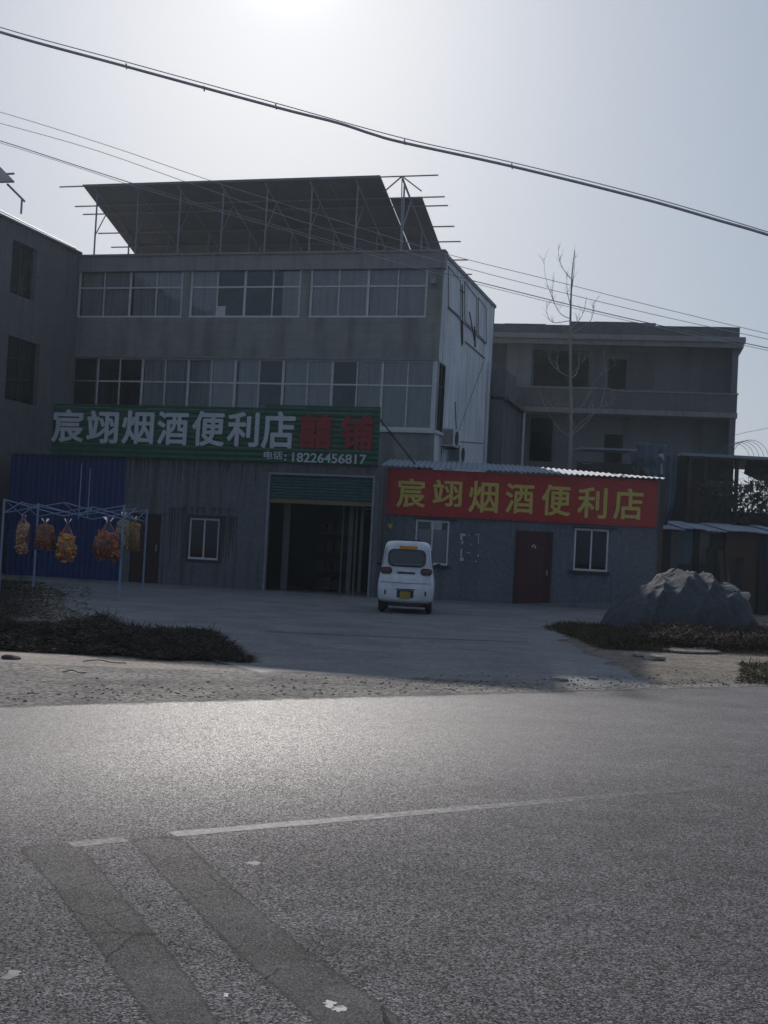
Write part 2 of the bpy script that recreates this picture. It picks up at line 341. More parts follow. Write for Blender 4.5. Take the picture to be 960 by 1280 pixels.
# ------------------------------------------------------------------ ground, yard, road
def asphalt(name, col, col2, patch=False):
    m = mat(name, col, col2, rough=0.70, scale=0.9, fine=4, amt=1.0, spec=0.2)
    nt = m.node_tree; N = nt.nodes; L = nt.links; b = N['Principled BSDF']
    tc = N.new('ShaderNodeTexCoord')
    v = N.new('ShaderNodeTexVoronoi'); v.inputs['Scale'].default_value = 135 if not patch else 200; L.new(tc.outputs['Object'], v.inputs['Vector'])
    v2 = N.new('ShaderNodeTexVoronoi'); v2.inputs['Scale'].default_value = 42; L.new(tc.outputs['Object'], v2.inputs['Vector'])
    sp = N.new('ShaderNodeSeparateColor'); L.new(v.outputs['Color'], sp.inputs[0])
    mr = N.new('ShaderNodeMapRange'); mr.inputs['To Min'].default_value = 0.22 if not patch else 0.5; mr.inputs['To Max'].default_value = 3.0 if not patch else 1.55
    pw = N.new('ShaderNodeMath'); pw.operation = 'POWER'; pw.inputs[1].default_value = 2.2 if not patch else 1.0
    L.new(sp.outputs[0], pw.inputs[0]); L.new(pw.outputs[0], mr.inputs['Value'])
    mu = N.new('ShaderNodeMix'); mu.data_type = 'RGBA'; mu.blend_type = 'MULTIPLY'; mu.inputs[0].default_value = 1
    old = b.inputs['Base Color'].links[0].from_socket
    L.new(old, mu.inputs[6]); L.new(mr.outputs[0], mu.inputs[7])
    # wheel-polished lanes and pale dust, stretched along the road
    mp = N.new('ShaderNodeMapping'); mp.inputs['Rotation'].default_value = (0, 0, -ROAD_A); mp.inputs['Scale'].default_value = (0.3, 1.3, 1)
    L.new(tc.outputs['Object'], mp.inputs['Vector'])
    ns = N.new('ShaderNodeTexNoise'); ns.inputs['Scale'].default_value = 1.0; ns.inputs['Detail'].default_value = 8; ns.inputs['Roughness'].default_value = 0.7
    L.new(mp.outputs[0], ns.inputs['Vector'])
    m2 = N.new('ShaderNodeMapRange'); m2.inputs['From Min'].default_value = 0.3; m2.inputs['From Max'].default_value = 0.7; m2.inputs['To Min'].default_value = 0.8 if not patch else .65; m2.inputs['To Max'].default_value = 1.22 if not patch else 1.6
    L.new(ns.outputs['Fac'], m2.inputs['Value'])
    mu2 = N.new('ShaderNodeMix'); mu2.data_type = 'RGBA'; mu2.blend_type = 'MULTIPLY'; mu2.inputs[0].default_value = 1
    L.new(mu.outputs[2], mu2.inputs[6]); L.new(m2.outputs[0], mu2.inputs[7])
    out = mu2.outputs[2]
    if patch:   # cracks
        nz = N.new('ShaderNodeTexNoise'); nz.inputs['Scale'].default_value = 3; L.new(tc.outputs['Object'], nz.inputs['Vector'])
        mxv = N.new('ShaderNodeMix'); mxv.data_type = 'RGBA'; mxv.inputs[0].default_value = 0.12
        L.new(tc.outputs['Object'], mxv.inputs[6]); L.new(nz.outputs['Color'], mxv.inputs[7])
        vc = N.new('ShaderNodeTexVoronoi'); vc.feature = 'DISTANCE_TO_EDGE'; vc.inputs['Scale'].default_value = 1.9 if patch else 0.35
        L.new(mxv.outputs[2], vc.inputs['Vector'])
        lt = N.new('ShaderNodeMath'); lt.operation = 'LESS_THAN'; lt.inputs[1].default_value = 0.010 if patch else 0.003; L.new(vc.outputs['Distance'], lt.inputs[0])
        mk = N.new('ShaderNodeTexNoise'); mk.inputs['Scale'].default_value = 1.1; L.new(tc.outputs['Object'], mk.inputs['Vector'])
        gt = N.new('ShaderNodeMath'); gt.operation = 'GREATER_THAN'; gt.inputs[1].default_value = 0.48; L.new(mk.outputs['Fac'], gt.inputs[0])
        mm = N.new('ShaderNodeMath'); mm.operation = 'MULTIPLY'; L.new(lt.outputs[0], mm.inputs[0]); L.new(gt.outputs[0], mm.inputs[1])
        m5 = N.new('ShaderNodeMix'); m5.data_type = 'RGBA'; L.new(mm.outputs[0], m5.inputs[0]); L.new(out, m5.inputs[6]); m5.inputs[7].default_value = (0.02, 0.02, 0.022, 1)
        out = m5.outputs[2]
    L.new(out, b.inputs['Base Color'])
    dt = N.new('ShaderNodeVectorMath'); dt.operation = 'DOT_PRODUCT'; dt.inputs[1].default_value = RN; L.new(tc.outputs['Object'], dt.inputs[0])
    rr = N.new('ShaderNodeMapRange'); rr.interpolation_type = 'SMOOTHSTEP'; vE = EA.dot(RN); rr.inputs['From Min'].default_value = vE - 7.2; rr.inputs['From Max'].default_value = vE - 2.6
    rr.inputs['To Min'].default_value = 0.88; rr.inputs['To Max'].default_value = 0.64; L.new(dt.outputs['Value'], rr.inputs['Value'])
    ra = N.new('ShaderNodeMath'); ra.operation = 'MULTIPLY_ADD'; ra.inputs[1].default_value = 0.34; L.new(sp.outputs[1], ra.inputs[0]); 
    rb_ = N.new('ShaderNodeMath'); rb_.operation = 'SUBTRACT'; rb_.inputs[1].default_value = 0.17; L.new(rr.outputs[0], rb_.inputs[0]); L.new(rb_.outputs[0], ra.inputs[2]); L.new(ra.outputs[0], b.inputs['Roughness'])
    sr = N.new('ShaderNodeMapRange'); sr.inputs['From Min'].default_value = vE - 7.2; sr.inputs['From Max'].default_value = vE - 2.6; sr.inputs['To Min'].default_value = 0.10; sr.inputs['To Max'].default_value = 0.145
    L.new(dt.outputs['Value'], sr.inputs['Value']); L.new(sr.outputs[0], b.inputs['Specular IOR Level'])
    bp = N.new('ShaderNodeBump'); bp.inputs['Strength'].default_value = 0.35 if not patch else 0.25; bp.inputs['Distance'].default_value = 0.0025
    h = N.new('ShaderNodeMath'); h.operation = 'ADD'; L.new(v.outputs['Distance'], h.inputs[0]); L.new(v2.outputs['Distance'], h.inputs[1])
    L.new(h.outputs[0], bp.inputs['Height']); bp.invert = True
    L.new(bp.outputs['Normal'], b.inputs['Normal'])
    return m
def gravelly(name, col, col2, speck=60, contrast=0.5):
    m = mat(name, col, col2, rough=0.9, scale=0.8, fine=18, amt=1.0, bump=0.6, spec=0.15)
    nt = m.node_tree; N = nt.nodes; L = nt.links; b = N['Principled BSDF']
    tc = N.new('ShaderNodeTexCoord')
    v = N.new('ShaderNodeTexVoronoi'); v.inputs['Scale'].default_value = speck; L.new(tc.outputs['Object'], v.inputs['Vector'])
    sp = N.new('ShaderNodeSeparateColor'); L.new(v.outputs['Color'], sp.inputs[0])
    mr = N.new('ShaderNodeMapRange'); mr.inputs['To Min'].default_value = 1 - contrast; mr.inputs['To Max'].default_value = 1 + contrast
    L.new(sp.outputs[0], mr.inputs['Value'])
    mu = N.new('ShaderNodeMix'); mu.data_type = 'RGBA'; mu.blend_type = 'MULTIPLY'; mu.inputs[0].default_value = 1
    L.new(b.inputs['Base Color'].links[0].from_socket, mu.inputs[6]); L.new(mr.outputs[0], mu.inputs[7]); L.new(mu.outputs[2], b.inputs['Base Color'])
    return m

def ragged(m, scale=2.2):
    nt = m.node_tree; N = nt.nodes; L = nt.links; o = N['Material Output']; b = N['Principled BSDF']
    at_ = N.new('ShaderNodeAttribute'); at_.attribute_name = 'fade'; tc = N.new('ShaderNodeTexCoord')
    n = N.new('ShaderNodeTexNoise'); n.inputs['Scale'].default_value = scale; n.inputs['Detail'].default_value = 8; n.inputs['Roughness'].default_value = .7; L.new(tc.outputs['Object'], n.inputs['Vector'])
    a = N.new('ShaderNodeMath'); a.operation = 'MULTIPLY_ADD'; a.inputs[1].default_value = 1.6; L.new(at_.outputs['Fac'], a.inputs[0]); L.new(n.outputs['Fac'], a.inputs[2])
    r = N.new('ShaderNodeMapRange'); r.inputs['From Min'].default_value = .85; r.inputs['From Max'].default_value = 1.25; L.new(a.outputs[0], r.inputs['Value'])
    t = N.new('ShaderNodeBsdfTransparent'); mx = N.new('ShaderNodeMixShader'); L.new(r.outputs[0], mx.inputs[0]); L.new(t.outputs[0], mx.inputs[1]); L.new(b.outputs[0], mx.inputs[2]); L.new(mx.outputs[0], o.inputs[0])
def fade_attr(o, vals):
    a = o.data.attributes.new('fade', 'FLOAT', 'POINT')
    for i, v in enumerate(vals): a.data[i].value = v
EA, EB = gnd(0, 880), gnd(960, 855)
RD = (EB - EA).normalized(); RD.z = 0; RD.normalize(); RN = Vector((-RD.y, RD.x, 0))   # RN points away from the camera
ROAD_A = math.atan2(RD.y, RD.x)
EA.z = 0
def sheet(name, pts, z, m, kind='structure'):
    bm = bmesh.new(); bm.faces.new([bm.verts.new((p[0], p[1], z)) for p in pts]); o = link(name, bm, m); return tag(o, kind=kind)

bm = bmesh.new()
rows = [-150, -40, 0, 16, 38, 80, 240]; prev = None
for y in rows:
    cur = [bm.verts.new((x, y, gz(y) - 0.012)) for x in (-200, -60, 60, 200)]
    if prev:
        for i in range(3): bm.faces.new((prev[i], prev[i + 1], cur[i + 1], cur[i]))
    prev = cur
tag(link('ground', bm, gravelly('dry_earth', (0.24, 0.195, 0.155), (0.12, 0.10, 0.08), 20, 0.6)), kind='structure')
M['asphalt'] = asphalt('worn_asphalt', (0.112, 0.102, 0.105), (0.082, 0.075, 0.078))
M['asphaltpatch'] = asphalt('smooth_asphalt_patch', (0.082, 0.075, 0.074), (0.060, 0.055, 0.054), patch=True)
c = EA + RD * 6
rb = bmesh.new()   # wavy broken far edge
pts = []
for i in range(-60, 161):
    t = i * 0.5; pts.append(c + RD * t + RN * (0.10 * noise.noise(Vector((t * 0.8, 3, 0))) + 0.04 * noise.noise(Vector((t * 4, 7, 0)))))
poly = [c - RD * 140] + pts + [c + RD * 170, c + RD * 170 - RN * 12.5, c - RD * 140 - RN * 12.5]
rb.faces.new([rb.verts.new((p.x, p.y, 0.008)) for p in poly]); tag(link('road', rb, M['asphalt']), kind='structure')
# gravel verge between road and yard
poly = [c - RD * 200 + RN * 0.0] + [p - RN * 0.1 for p in pts[::4]] + [c + RD * 200]
top = []
for i in range(60, -61, -1):
    x = i * 0.5; top.append(Vector((x, 16.6 + 0.35 * noise.noise(Vector((x * 0.5, 1, 0))) + 0.15 * noise.noise(Vector((x * 3, 1, 0))), 0)))
vb = bmesh.new(); vfade = []
n_seg = 120; prev = None
for i in range(n_seg + 1):
    x = -14 + i * 30 / n_seg
    t = (x - EA.x) / RD.x; ye = EA.y + RD.y * t - 0.15
    yt = 15.9 + 0.4 * noise.noise(Vector((x * 0.5, 1, 0))) + 0.15 * noise.noise(Vector((x * 3, 1, 0)))
    yt = max(yt, ye + 0.3); cur = [vb.verts.new((x, yy_, zz_)) for yy_, zz_ in ((ye - .45, .0092), (ye + .0, .0096), (ye + .35, .0096), (max(yt, ye + .5), 0.0))]; vfade += [0, .45, 1, 1]
    if prev:
        for q in range(3): vb.faces.new((prev[q], cur[q], cur[q + 1], prev[q + 1]))
    prev = cur
M['verge'] = gravelly('gravel_verge', (0.29, 0.25, 0.215), (0.12, 0.11, 0.103), 26, 0.75)
ragged(M['verge'], 3.5); o = link('verge', vb, M['verge']); fade_attr(o, vfade); tag(o, kind='structure')
# pale sandy strip on the left
sb = bmesh.new(); prev = None; sfade = []
for i in range(61):
    x = -7.2 + i * 6.0 / 60
    k = min(1, (60 - i) / 25)
    mid = 15.15 + 0.15 * noise.noise(Vector((x * 0.6, 9, 0))); hw = (0.55 + 0.25 * noise.noise(Vector((x * 1.7, 2, 0)))) * k + 0.02
    cur = [sb.verts.new((x, mid + hw * q, 0.002)) for q in (-1.2, -.5, .3, 1.2, 1.9)]; sfade += [0, .8 * k + .2, 1, .8, 0]
    if prev:
        for q in range(4): sb.faces.new((prev[q], cur[q], cur[q + 1], prev[q + 1]))
    prev = cur
M['sand'] = gravelly('pale_sand', (0.42, 0.35, 0.29), (0.30, 0.25, 0.21), 22, 0.3); ragged(M['sand'])
o = link('sand_strip_ground', sb, M['sand']); fade_attr(o, sfade); tag(o, kind='structure')
# concrete yard
M['yard'] = gravelly('yard_concrete', (0.215, 0.215, 0.22), (0.14, 0.14, 0.145), 12, 0.12)
M['yard'].node_tree.nodes['Principled BSDF'].inputs['Roughness'].default_value = 0.7
rowsY = [(15.1, 300, 780), (15.7, 262, 800), (16.5, 262, 790), (18, 230, 770), (20, 160, 735), (23, 90, 700), (26, 60, 700), (28, 60, 745), (31, 60, 780), (34, 30, 800), (38, 4, 826), (43.0, 4, 832)]
yb = bmesh.new(); prev = None; yfade = []; ragged(M['yard'], 1.6)
def interp(y):
    for (a, b) in zip(rowsY, rowsY[1:]):
        if a[0] <= y <= b[0]:
            t = (y - a[0]) / (b[0] - a[0]); return a[1] + (b[1] - a[1]) * t, a[2] + (b[2] - a[2]) * t
ys = [15.1 + i * 0.1 for i in range(40)] + [19.1 + i * 0.5 for i in range(38)] + [38, 43.0]
for y in ys:
    xl, xr = interp(min(y, 42.99)); h = 690 + (1.5 - gz(y)) * F / y
    X0 = at(xl, h, y).x + 0.25 * noise.noise(Vector((y * 1.3, 0, 5))); X1 = at(xr, h, y).x + 0.25 * noise.noise(Vector((y * 1.3, 8, 5))) + .35
    cur = [yb.verts.new((X0 + (X1 - X0) * k / 24, y - (0.35 * noise.noise(Vector((k * 0.7, 4, 1))) if y < 16.3 else 0) * max(0, (16.3 - y) / 1.2), gz(y) + (0.003 if y > 15.2 else 0.002))) for k in range(25)]
    yfade += [min(1, (y - 15.1) / .9) * (0 if k in (0, 24) else .6 if k in (1, 23) else 1) for k in range(25)]
    if prev:
        for k in range(24): yb.faces.new((prev[k], prev[k + 1], cur[k + 1], cur[k]))
    prev = cur
o = link('yard_pavement', yb, M['yard']); fade_attr(o, yfade); tag(o, kind='structure')
# expansion joint crack in the yard
jb = bmesh.new(); prev = None
for i in range(41):
    t = i / 40; p = gnd(330 + 330 * t, 789 + 14 * t ** 0.8); off = 0.05 * noise.noise(Vector((i * 0.5, 0, 0)))
    cur = (jb.verts.new((p.x, p.y - 0.03 + off, gz(p.y) + 0.011)), jb.verts.new((p.x, p.y + 0.03 + off, gz(p.y) + 0.011)))
    if prev: jb.faces.new((prev[0], cur[0], cur[1], prev[1]))
    prev = cur
tag(link('yard_pavement_joint', jb, M['blackstuff']), kind='structure')

ragged(M['asphaltpatch'], 14)
def strip_px(name, left, right, z, m, k=10, wob=0.0):
    l = spline([gnd(*p) for p in left], k); r = spline([gnd(*p) for p in right], k)
    bm = bmesh.new(); prev = None; n = max(len(l), len(r))
    fv = []
    for i in range(n):
        a = l[min(i * (len(l) - 1) // (n - 1), len(l) - 1)]; b = r[min(i * (len(r) - 1) // (n - 1), len(r) - 1)]
        wa = wob * noise.noise(Vector((i * 0.9, 0, 0))); wb = wob * noise.noise(Vector((i * 0.9, 9, 0)))
        e = min(1, i / 3 + .0, (n - 1 - i) / 3)
        cur = [bm.verts.new((a.x + wa + (b.x + wb - a.x - wa) * q, a.y + (b.y - a.y) * q, z)) for q in (-.12, .1, .5, .9, 1.12)]; fv += [0, .62 * e, e, .62 * e, 0]
        if prev:
            for q in range(4): bm.faces.new((prev[q], prev[q + 1], cur[q + 1], cur[q]))
        prev = cur
    o = link(name, bm, m); fade_attr(o, fv); return tag(o, kind='structure')
strip_px('road_patch', [(20, 1057), (62, 1105), (110, 1170), (150, 1225), (190, 1280), (215, 1320)], [(98, 1056), (140, 1108), (188, 1165), (232, 1222), (268, 1275), (300, 1320)], 0.0086, M['asphaltpatch'], wob=0.006)
strip_px('road_patch', [(158, 1047), (205, 1098), (268, 1165), (330, 1225), (395, 1278), (440, 1320)], [(218, 1043), (288, 1108), (352, 1165), (425, 1222), (492, 1272), (550, 1320)], 0.0086, M['asphaltpatch'], wob=0.006)
def worn(name, col, thr=0.47, base=(0.10, 0.10, 0.10)):
    m = mat(name, col, tuple(c * 0.8 for c in col), rough=0.7, scale=4, spec=0.3)
    nt = m.node_tree; N = nt.nodes; L = nt.links; b = N['Principled BSDF']; tc = N.new('ShaderNodeTexCoord')
    n = N.new('ShaderNodeTexNoise'); n.inputs['Scale'].default_value = 28; n.inputs['Detail'].default_value = 6; L.new(tc.outputs['Object'], n.inputs['Vector'])
    cr = N.new('ShaderNodeValToRGB'); cr.color_ramp.elements[0].position = thr - 0.06; cr.color_ramp.elements[1].position = thr + 0.06; L.new(n.outputs['Fac'], cr.inputs['Fac'])
    mx = N.new('ShaderNodeMix'); mx.data_type = 'RGBA'; L.new(cr.outputs[0], mx.inputs[0]); mx.inputs[6].default_value = (*base, 1)
    L.new(b.inputs['Base Color'].links[0].from_socket, mx.inputs[7]); L.new(mx.outputs[2], b.inputs['Base Color']); return m
M['line'] = worn('worn_white_paint', (0.24, 0.24, 0.25), 0.53, (0.11, 0.105, 0.105))
LA, LB = gnd(215, 1045), gnd(960, 979); ld = (LB - LA).normalized(); ln = Vector((-ld.y, ld.x, 0))
lb = bmesh.new(); prev = None; lf = []; ragged(M['line'], 24)
for i in range(400):
    p = LA + ld * i * 0.15; h = 0.055 + 0.012 * noise.noise(Vector((i * 0.7, 0, 0))); cur = (lb.verts.new((p.x - ln.x * h, p.y - ln.y * h, 0.0092)), lb.verts.new((p.x + ln.x * h, p.y + ln.y * h, 0.0092)))
    lf += [max(.16, .50 - i * .007)] * 2
    if prev: lb.faces.new((prev[0], cur[0], cur[1], prev[1]))
    prev = cur
o = link('road_line', lb, M['line']); fade_attr(o, lf); tag(o, kind='structure')
la2, lb2 = gnd(88, 1058), gnd(156, 1051)
bm = bmesh.new(); bm.faces.new([bm.verts.new((p.x, p.y, 0.0091)) for p in (la2 - ln * 0.055, lb2 - ln * 0.055, lb2 + ln * 0.055, la2 + ln * 0.055)])
o = link('road_line', bm, M['line']); fade_attr(o, [.42] * 4); tag(o, kind='structure')
M['splash'] = worn('white_splash', (0.55, 0.54, 0.52), 0.42)
def blob(px, py, rx, ry, z=0.0085, m='splash'):
    p = gnd(px, py); bm = bmesh.new(); vs_ = []
    for k in range(22):
        a = k / 22 * 2 * math.pi; rr = 1 + 0.9 * noise.noise(Vector((math.cos(a) * 1.5 + px, math.sin(a) * 1.5, py)))
        vs_.append(bm.verts.new((p.x + math.cos(a) * rx * rr, p.y + math.sin(a) * ry * rr, z)))
    bm.faces.new(vs_); return tag(link('road_stain', bm, M[m]), kind='structure')
for a in ((304, 1181, .012, .02), (425, 1264, .022, .028, .0091), (412, 1258, .02, .03, .0091), (283, 1246, .01, .02)):
    blob(*a)
M['faint'] = worn('pale_dust_stain', (0.19, 0.185, 0.18), 0.5)
for a in ((318, 1081, .03, .03), (865, 1152, .03, .012), (15, 1220, .03, .04)):
    blob(*a, m='faint')

# loose gravel along the verge (one mass) ------------------------------------------------
def stones(n, place, r0, r1, name, m, kind=None):
    bm = bmesh.new()
    for _ in range(n):
        x, y = place(); r = r0 + (r1 - r0) * rnd.random() ** 3
        g = bmesh.ops.create_icosphere(bm, subdivisions=1, radius=r, matrix=Matrix.Translation((x, y, gz(y) + .006 + r * 0.3)) @ Matrix.Rotation(rnd.random() * 6, 4, 'Z') @ Matrix.Diagonal((1, 0.7, 0.5, 1)))
        for v in g['verts']: v.co += Vector((rnd.uniform(-1, 1), rnd.uniform(-1, 1), rnd.uniform(-.5, .5))) * r * 0.2
    return link(name, bm, m)
def verge_pt():
    x = rnd.uniform(-7, 7.5); ye = EA.y + RD.y * (x - EA.x) / RD.x
    return x, ye + abs(rnd.gauss(0, .9)) - 0.1
M['stone'] = mat('mixed_stone', (0.42, 0.39, 0.36), (0.10, 0.095, 0.09), rough=0.9, scale=2.5, amt=1)
tag(stones(3000, verge_pt, 0.003, 0.022, 'gravel', M['stone']), 'loose grey gravel scattered along the far road edge', 'gravel', kind='stuff')

# ------------------------------------------------------------------ main three-storey building
P0 = at(548, 450, 43.0); U = Vector((0.9616, -0.2745, 0)); V = Vector((0.2745, 0.9616, 0))
MF = Fac(P0 - U * 14.0, P0)            # u=0 far left, u=14 at right corner
ROOF = MF.p(430, 317)[1]
main = thing('apartment_house', 'three storey grey building with white side wall behind the green sign', 'building', MF.A, MF.rz)
g3 = [(97, 228, 337, 397), (237, 375.5, 335, 397), (387, 534, 332, 396.5)]
r3 = [MF.rect(*g) for g in g3]
z3b = sum(r[2] for r in r3) / 3; z3t = sum(r[3] for r in r3) / 3
r3 = [(r[0], r[1], z3b, z3t) for r in r3]
z2t = MF.p(400, 449.5)[1]; z2b = MF.p(505, 537)[1]; u2l = MF.p(90, 480)[0]; u2r = MF.p(540.5, 490)[0]
u2d = MF.p(120, 480)[0]
holes = r3 + [(u2l, 13.97, z2b, z2t)]
link('wall', wall_bm(0, 14.0, 0, ROOF - 0.55, holes, 0.24), M['facade'], main)
SW = Fac(P0, P0 + V * 8.93)            # side wall
SL = 8.93
s3 = [SW.rect(559, 576, 352, 396) , SW.rect(578, 606, 370, 425)]
bay = (0.0, SW.p(551, 500)[0] if 0 < SW.p(551, 500)[0] < 3 else 1.1)
sub = bmesh.new(); wb_ = wall_bm(0.0, SL, 0, ROOF - 0.02, [(-0.1, 1.15, z2b, z2t)], 0.24)
for v in wb_.verts:   # local of SW -> local of main
    x, y, z = v.co; v.co = (14.0 - y + 0.004, x + 0.243 if x < 0.01 and not (z2b - .01 < z < z2t + .01) else x, z)
bmesh.ops.recalc_face_normals(wb_, faces=wb_.faces[:])
link('side_wall', wb_, M['whitewall'], main)
# front corner return of the white side
link('back_wall', B((0, 14.0, SL + 0.003, SL + 0.2, 0, ROOF - 0.02), (0.0, 0.24, 0.25, SL, 0, ROOF - 0.05)), M['facade'], main)
link('parapet', B((-0.0, 14.05, -0.08, 0.3, ROOF - 0.55, ROOF), (13.85, 14.06, 0.3, SL + 0.2, ROOF - 0.1, ROOF + 0.02), (-0.1, 14.08, -0.13, 0.32, ROOF, ROOF + 0.07)), M['parapet'], main)
link('roof', B((0.25, 13.75, 0.3, SL, ROOF - 0.35, ROOF - 0.2)), M['parapet'], main)
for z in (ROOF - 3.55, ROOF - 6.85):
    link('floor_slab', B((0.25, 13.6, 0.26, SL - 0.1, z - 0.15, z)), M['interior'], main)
link('string_course', B((0.0, 14.02, -0.05, 0, z2t, z2t + 0.08)), M['parapet'], main)
# windows, third floor
curt = [[(0.03, .48), (.52, .99)], [(0.01, .24), (.83, .99)], [(0.02, .49), (0.51, .99)]]
for r, cu_, c in zip(r3, curt, (4, 4, 4)):
    window(main, r[0], r[1], r[2], r[3], 0.05, 4, 0.62, 'frame', 'glass', 0.055, cu_, 0.07, mains=2)
# paper in the middle window
b_ = r3[1]; link('window_paper', B((b_[0] + (b_[1] - b_[0]) * .255, b_[0] + (b_[1] - b_[0]) * .33, 0.075, 0.078, z3b + 0.08, z3b + 0.42)), M['framewhite'], main)
# windows, second floor: a dark recessed bay at the left, then the long strip
window(main, u2l + .02, u2d - .01, z2b, z2t, 0.05, 1, 0.64, 'steel', 'darkglass', 0.05, [(0.1, .9)], 0.08)
seg = (u2r - u2d) / 7.0
for k in range(7):
    a = u2d + seg * k
    window(main, a + 0.004, a + seg - 0.004, z2b, z2t, 0.05, 2, 0.64, 'frame', 'glass', 0.05,
           [None, [(0.02, .98)], [(0.0, .98)], [(0.05, .5)], [(.02, .98)], [(.5, .98)], [(0.02, .98)]][k], 0.08)
link('corner_post', B((u2r, 13.985, -0.02, 0.14, z2b, z2t)), M['framewhite'], main)
link('window_ledge', B((u2l, 14.10, -0.10, -0.003, z2b - 0.10, z2b - 0.002), (14.007, 14.10, -0.003, 1.2, z2b - 0.10, z2b - 0.002)), M['framewhite'], main)
# side bay window (in the plane of the side wall)
bm = bmesh.new()
for (a, b, c_, d) in ((0.15, 1.15, z2b, z2b + .06), (0.15, 1.15, z2t - .06, z2t), (0.15, 1.15, z2b + 1.55, z2b + 1.61), (1.09, 1.15, z2b + .06, z2t - .06), (0.6, 0.65, z2b + .06, z2t - .06)):
    box(bm, 13.90, 13.99, a, b, c_, d)
sw = link('window', bm, M['darkframe'], main)
link('pane', B((13.93, 13.94, 0.15, 1.12, z2b + .03, z2t - .03)), M['darkglass'], sw)
# dark window frames high on the white side wall
def side_frame(px0, px1, yt0, yb0, yt1, yb1, name='window_grille'):
    p = [SW.p(px0, yt0), SW.p(px0, yb0), SW.p(px1, yb1), SW.p(px1, yt1)]
    f = T(([(14.03, q[0], q[1]) for q in p + [p[0]]], 0.014), n=5); link(name, f, M['darkframe'], main)
def side_line(a, b, r=0.022, name='conduit', m='darkframe', x=14.03):
    p, q = SW.p(*a), SW.p(*b); link(name, T(([(x, p[0], p[1]), (x, q[0], q[1])], r), n=5), M[m], main)
side_frame(559.5, 575, 333, 383, 352, 397)
side_frame(580, 595, 352, 401, 372, 416)
side_frame(597, 607, 372, 418, 385, 429)
side_line((559, 384), (606.5, 430), 0.018); side_line((581, 427), (605.5, 448), 0.02); side_line((577, 356), (577.5, 430), 0.02)
side_line((574, 362), (580, 366), 0.02); side_line((586, 390), (593, 430), 0.02); side_line((575.5, 400), (576.5, 432), 0.028, m='rust'); side_line((592.5, 408), (593, 434), 0.028, m='rust')
side_line((568, 502), (569.5, 542), 0.015); side_line((575, 552), (603, 554), 0.012); side_line((604, 452), (572, 540), 0.008)
side_line((609, 452), (603.5, 582), 0.05, 'drainpipe', 'framewhite', 14.08)
side_line((550, 560), (549, 580), 0.02, 'conduit', 'darkframe', 14.06)
link('corner_bracket', B((13.62, 13.82, -0.22, -0.0, MF.p(537, 352)[1] - .1, MF.p(537, 352)[1] + .1)), M['steel'], main)
# annex behind
an = thing('annex_house', 'lower grey annex wall with pale pipe between white wall and grey building', 'building', MF.A, MF.rz)
zt_ = at(610, 466, 52.2).z
bm = B((11.2, 14.55, SL + 0.25, SL + 4.5, 0, zt_ - 1.0)); link('wall', bm, M['graywall'], an)
link('roof', B((11.2, 14.6, SL + 0.25, SL + 2.6, zt_ - 1.0, zt_ + 0.1), (11.2, 14.75, SL + .25, SL + 4.6, zt_ - 1.15, zt_ - 1.0)), M['graywall'], an)
q = SW.p(625, 520, -0.7)
link('drainpipe', T(([(14.68, SL + 4.42, 0.2), (14.68, SL + 4.42, zt_ - 1.1)], 0.06)), M['framewhite'], an)

# air conditioners on the side wall
def aircon(px, py, label, y_off, yaw=0.0):
    u, z = SW.p(px, py, -0.25)
    loc = SW.w(u, -0.38, z); t = thing('air_conditioner', label, 'air conditioner', loc, MF.rz, 'outdoor units of the air conditioning on the white side wall')
    link('casing', B((-0.36, 0.06, -0.42, 0.42, 0, 0.62), bev=0.015), M['framewhite'], t)
    bm = bmesh.new()
    for k in range(9): box(bm, -0.3 + k * .04, -0.285 + k * .04, -0.435, -0.421, 0.05, 0.57)
    link('grille', bm, M['darkframe'], t)
    bm = bmesh.new(); bmesh.ops.create_cone(bm, segments=24, radius1=0.25, radius2=0.25, depth=0.02, cap_ends=True, matrix=Matrix.Translation((0.072, 0.05, 0.31)) @ Matrix.Rotation(R(90), 4, 'Y'))
    link('fan_guard', bm, M['darkframe'], t)
    link('bracket', B((-0.40, 0.05, -0.38, -0.34, -0.05, -0.001), (-0.40, 0.05, 0.34, 0.38, -0.05, -0.001)), M['rust'], t)
aircon(563, 559, 'upper air conditioner outdoor unit on the white side wall', 0)
aircon(571, 579, 'lower air conditioner outdoor unit just above the shed roof', 0)

# ------------------------------------------------------------------ left wing
C0 = MF.w(MF.p(101, 316)[0], 0, 0)
C0.z = 0
WF = Fac(C0 - V * 12, C0 - V * 0.002)       # local x runs toward the corner; local y points to the left
wing = thing('side_house', 'dark grey building at the left edge with empty window openings', 'building', WF.A, WF.rz)
h1 = WF.rect(14, 45, 305, 372); h2 = WF.rect(8, 48, 424, 504)
hh = [(h1[0], h1[1], h1[2], h1[3]), (h2[0], h2[1], h2[2], h2[3])]
link('wall', wall_bm(0, 12, 0, ROOF + 0.1, hh, 0.25), M['wing'], wing)
link('rear_wall', B((0, 12, 6, 6.2, 0, ROOF), (0, 0.25, 0.26, 5.99, 0, ROOF), (11.7, 11.98, 0.26, 5.99, 0, ROOF)), M['wing'], wing)
link('roof', B((0.3, 11.65, 0.26, 5.99, ROOF - .3, ROOF - .1), (-.05, 12, -0.07, 0.28, ROOF + .1, ROOF + .18)), M['wing'], wing)
